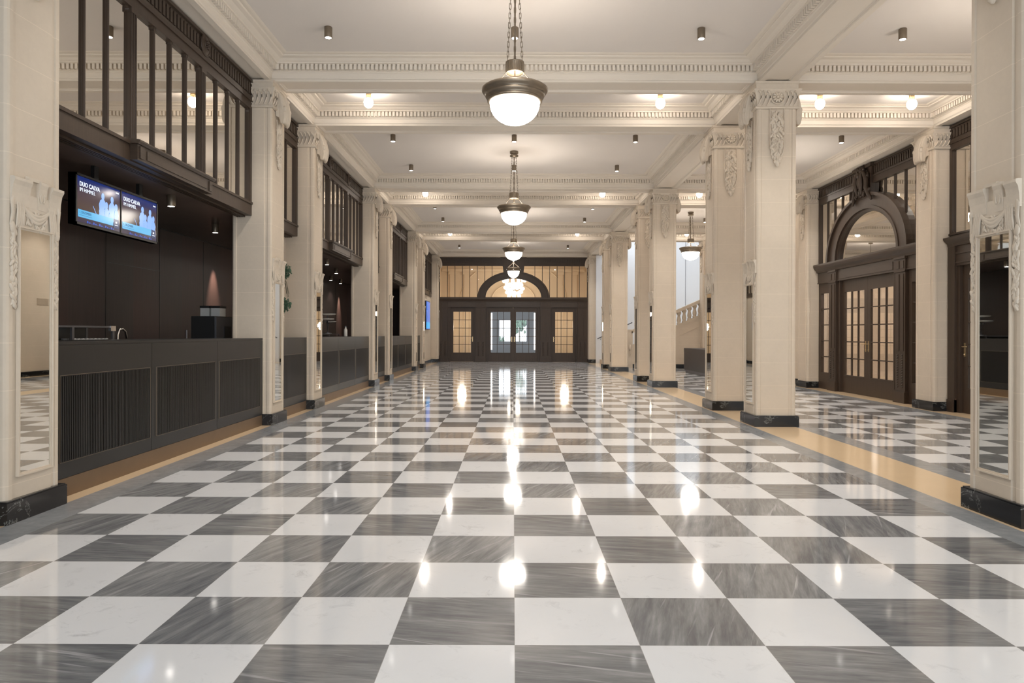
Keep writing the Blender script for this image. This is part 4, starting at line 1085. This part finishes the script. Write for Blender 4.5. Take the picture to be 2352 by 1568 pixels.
# ---------------------------------------------------------------- vestibule beyond the partition
struct('wall_vestibule', MB().box(-3.7, -3.55, 31.1, 36, 0, 5).box(3.55, 3.7, 31.1, 36, 0, 5), 'amber')
struct('wall_vestibule', MB().box(-3.6, -1.15, 34.2, 34.4, 0, 5).box(1.15, 3.6, 34.2, 34.4, 0, 5).box(-1.15, 1.15, 34.2, 34.4, 2.5, 5), 'amber')
struct('ceiling', MB().box(-3.7, 3.7, 31.1, 34.4, 4.9, 5), 'ceil')
m = MB()
for a, b, d in ((1.5, 1.15, 0), (1.05, .75, 0), (2.6, 1.9, 0)):
    m.tube([(a * math.cos(q), 34.19, 2.95 + b * math.sin(q)) for q in [PI * k / 24 for k in range(25)]], .035, 6)
m.box(-3.5, 3.5, 34.14, 34.2, 2.86, 2.93)
for x in (-3.0, -2.3, 2.3, 3.0): m.box(x - .12, x + .12, 34.12, 34.2, 0, 4.3); m.box(x - .17, x + .17, 34.08, 34.2, 4.15, 4.3)
m.box(-3.5, 3.5, 34.1, 34.2, 4.3, 4.42)
struct('trim_93', m, 'amber')
struct('wall_corridor', MB().box(-1.3, -1.15, 34.4, 38, 0, 2.6).box(1.15, 1.3, 34.4, 38, 0, 2.6).box(-1.3, 1.3, 34.4, 38, 2.5, 2.6)
       .box(-1.3, -.76, 38, 38.1, 0, 2.6).box(.72, 1.3, 38, 38.1, 0, 2.6).box(-.76, .72, 38, 38.1, 0, .84).box(-.76, .72, 38, 38.1, 1.99, 2.6), 'grey')
m = MB()
for x in (-.60, -.50, -.04, .50, .60): m.box(x - .012 * (1 if abs(x) > .3 else 3), x + .012 * (1 if abs(x) > .3 else 3), 37.98, 38.06, .84, 1.99)
struct('window_1', m, 'black')
for x, sl in ((-1.09, 'left'), (1.07, 'right')):
    o = MB().box(x - .035, x + .035, 34.95, 35.0, .45, 2.30).build('strip_light', 'strip'); tag(o, 'tall bright vertical strip light seen through the %s middle door' % sl, 'strip light', 'strip lights beyond the middle doors')
# things outside
for x, r_ in ((.42, .33), (-1.0, .22)):
    m = MB(); rg = random.Random(int(x * 10))
    for k in range(90):
        d = Vector((rg.gauss(0, .5), rg.gauss(0, .5), rg.gauss(0, .5))) * r_ * 1.6
        m.ell((x + d.x, 46 + d.y, 1.9 + d.z + (x < 0) * -1.2), (.09, .05, .12), 5, 4)
    t = empty('street_tree', (x, 46, 0)); f = m.build('foliage', 'leaf', t, (-x, -46, 0)); tag(f, kind='stuff')
    MB().lathe([(.06, 0), (.04, 1.6)], 8).build('trunk', 'stem', t); tag(t, ['leafy tree outside seen through the right middle door', 'low shrub outside seen through the left middle door'][x < 0], 'tree')
# chandelier of globes
t = empty('globe_chandelier', (.03, 32.6, 3.75)); tag(t, 'chandelier of clustered white glass globes behind the far fanlight', 'chandelier')
MB().tube([(0, 0, .2), (0, 0, 1.15)], .012, 8).build('rod', 'chrome', t); MB().lathe([(.08, 1.12), (.08, 1.15)], 16).build('canopy', 'chrome', t)
MB().lathe([(.03, -.8), (.04, -.6), (.04, .1), (.02, .2)], 12).build('core', 'chrome', t)
me_cg = MB().ell((0, 0, 0), (.088, .088, .088), 16, 10).mesh('globe'); me_cg.materials.append(M['globe2'])
for lv, (z, r, nn) in enumerate(((.0, .50, 11), (-.20, .36, 8), (-.36, .42, 9), (-.56, .34, 8), (-.74, .28, 6))):
    for k in range(nn):
        a = 2 * PI * (k + lv * .37) / nn; p = (r * math.cos(a), r * math.sin(a), z + .03 * math.sin(k * 2.1))
        link('globe', me_cg, t, p)
point('vestibule_fill_light', (.03, 32.0, 4.2), 14, .3, (1, .86, .68)); point('vestibule_fill_light', (.03, 33.6, 2.4), 11, .3, (1, .86, .68))  # unseen lights added to brighten the vestibule; none sits in the chandelier
point('vestibule_fill_light', (-2.4, 32.6, 1.6), 11, .2, (1, .86, .68)); point('vestibule_fill_light', (2.4, 32.6, 1.6), 11, .2, (1, .86, .68))  # low side lights added to warm the vestibule walls; no fixtures there
S.cycles.max_bounces = 10; S.cycles.diffuse_bounces = 5; S.cycles.glossy_bounces = 5; S.cycles.sample_clamp_indirect = 6
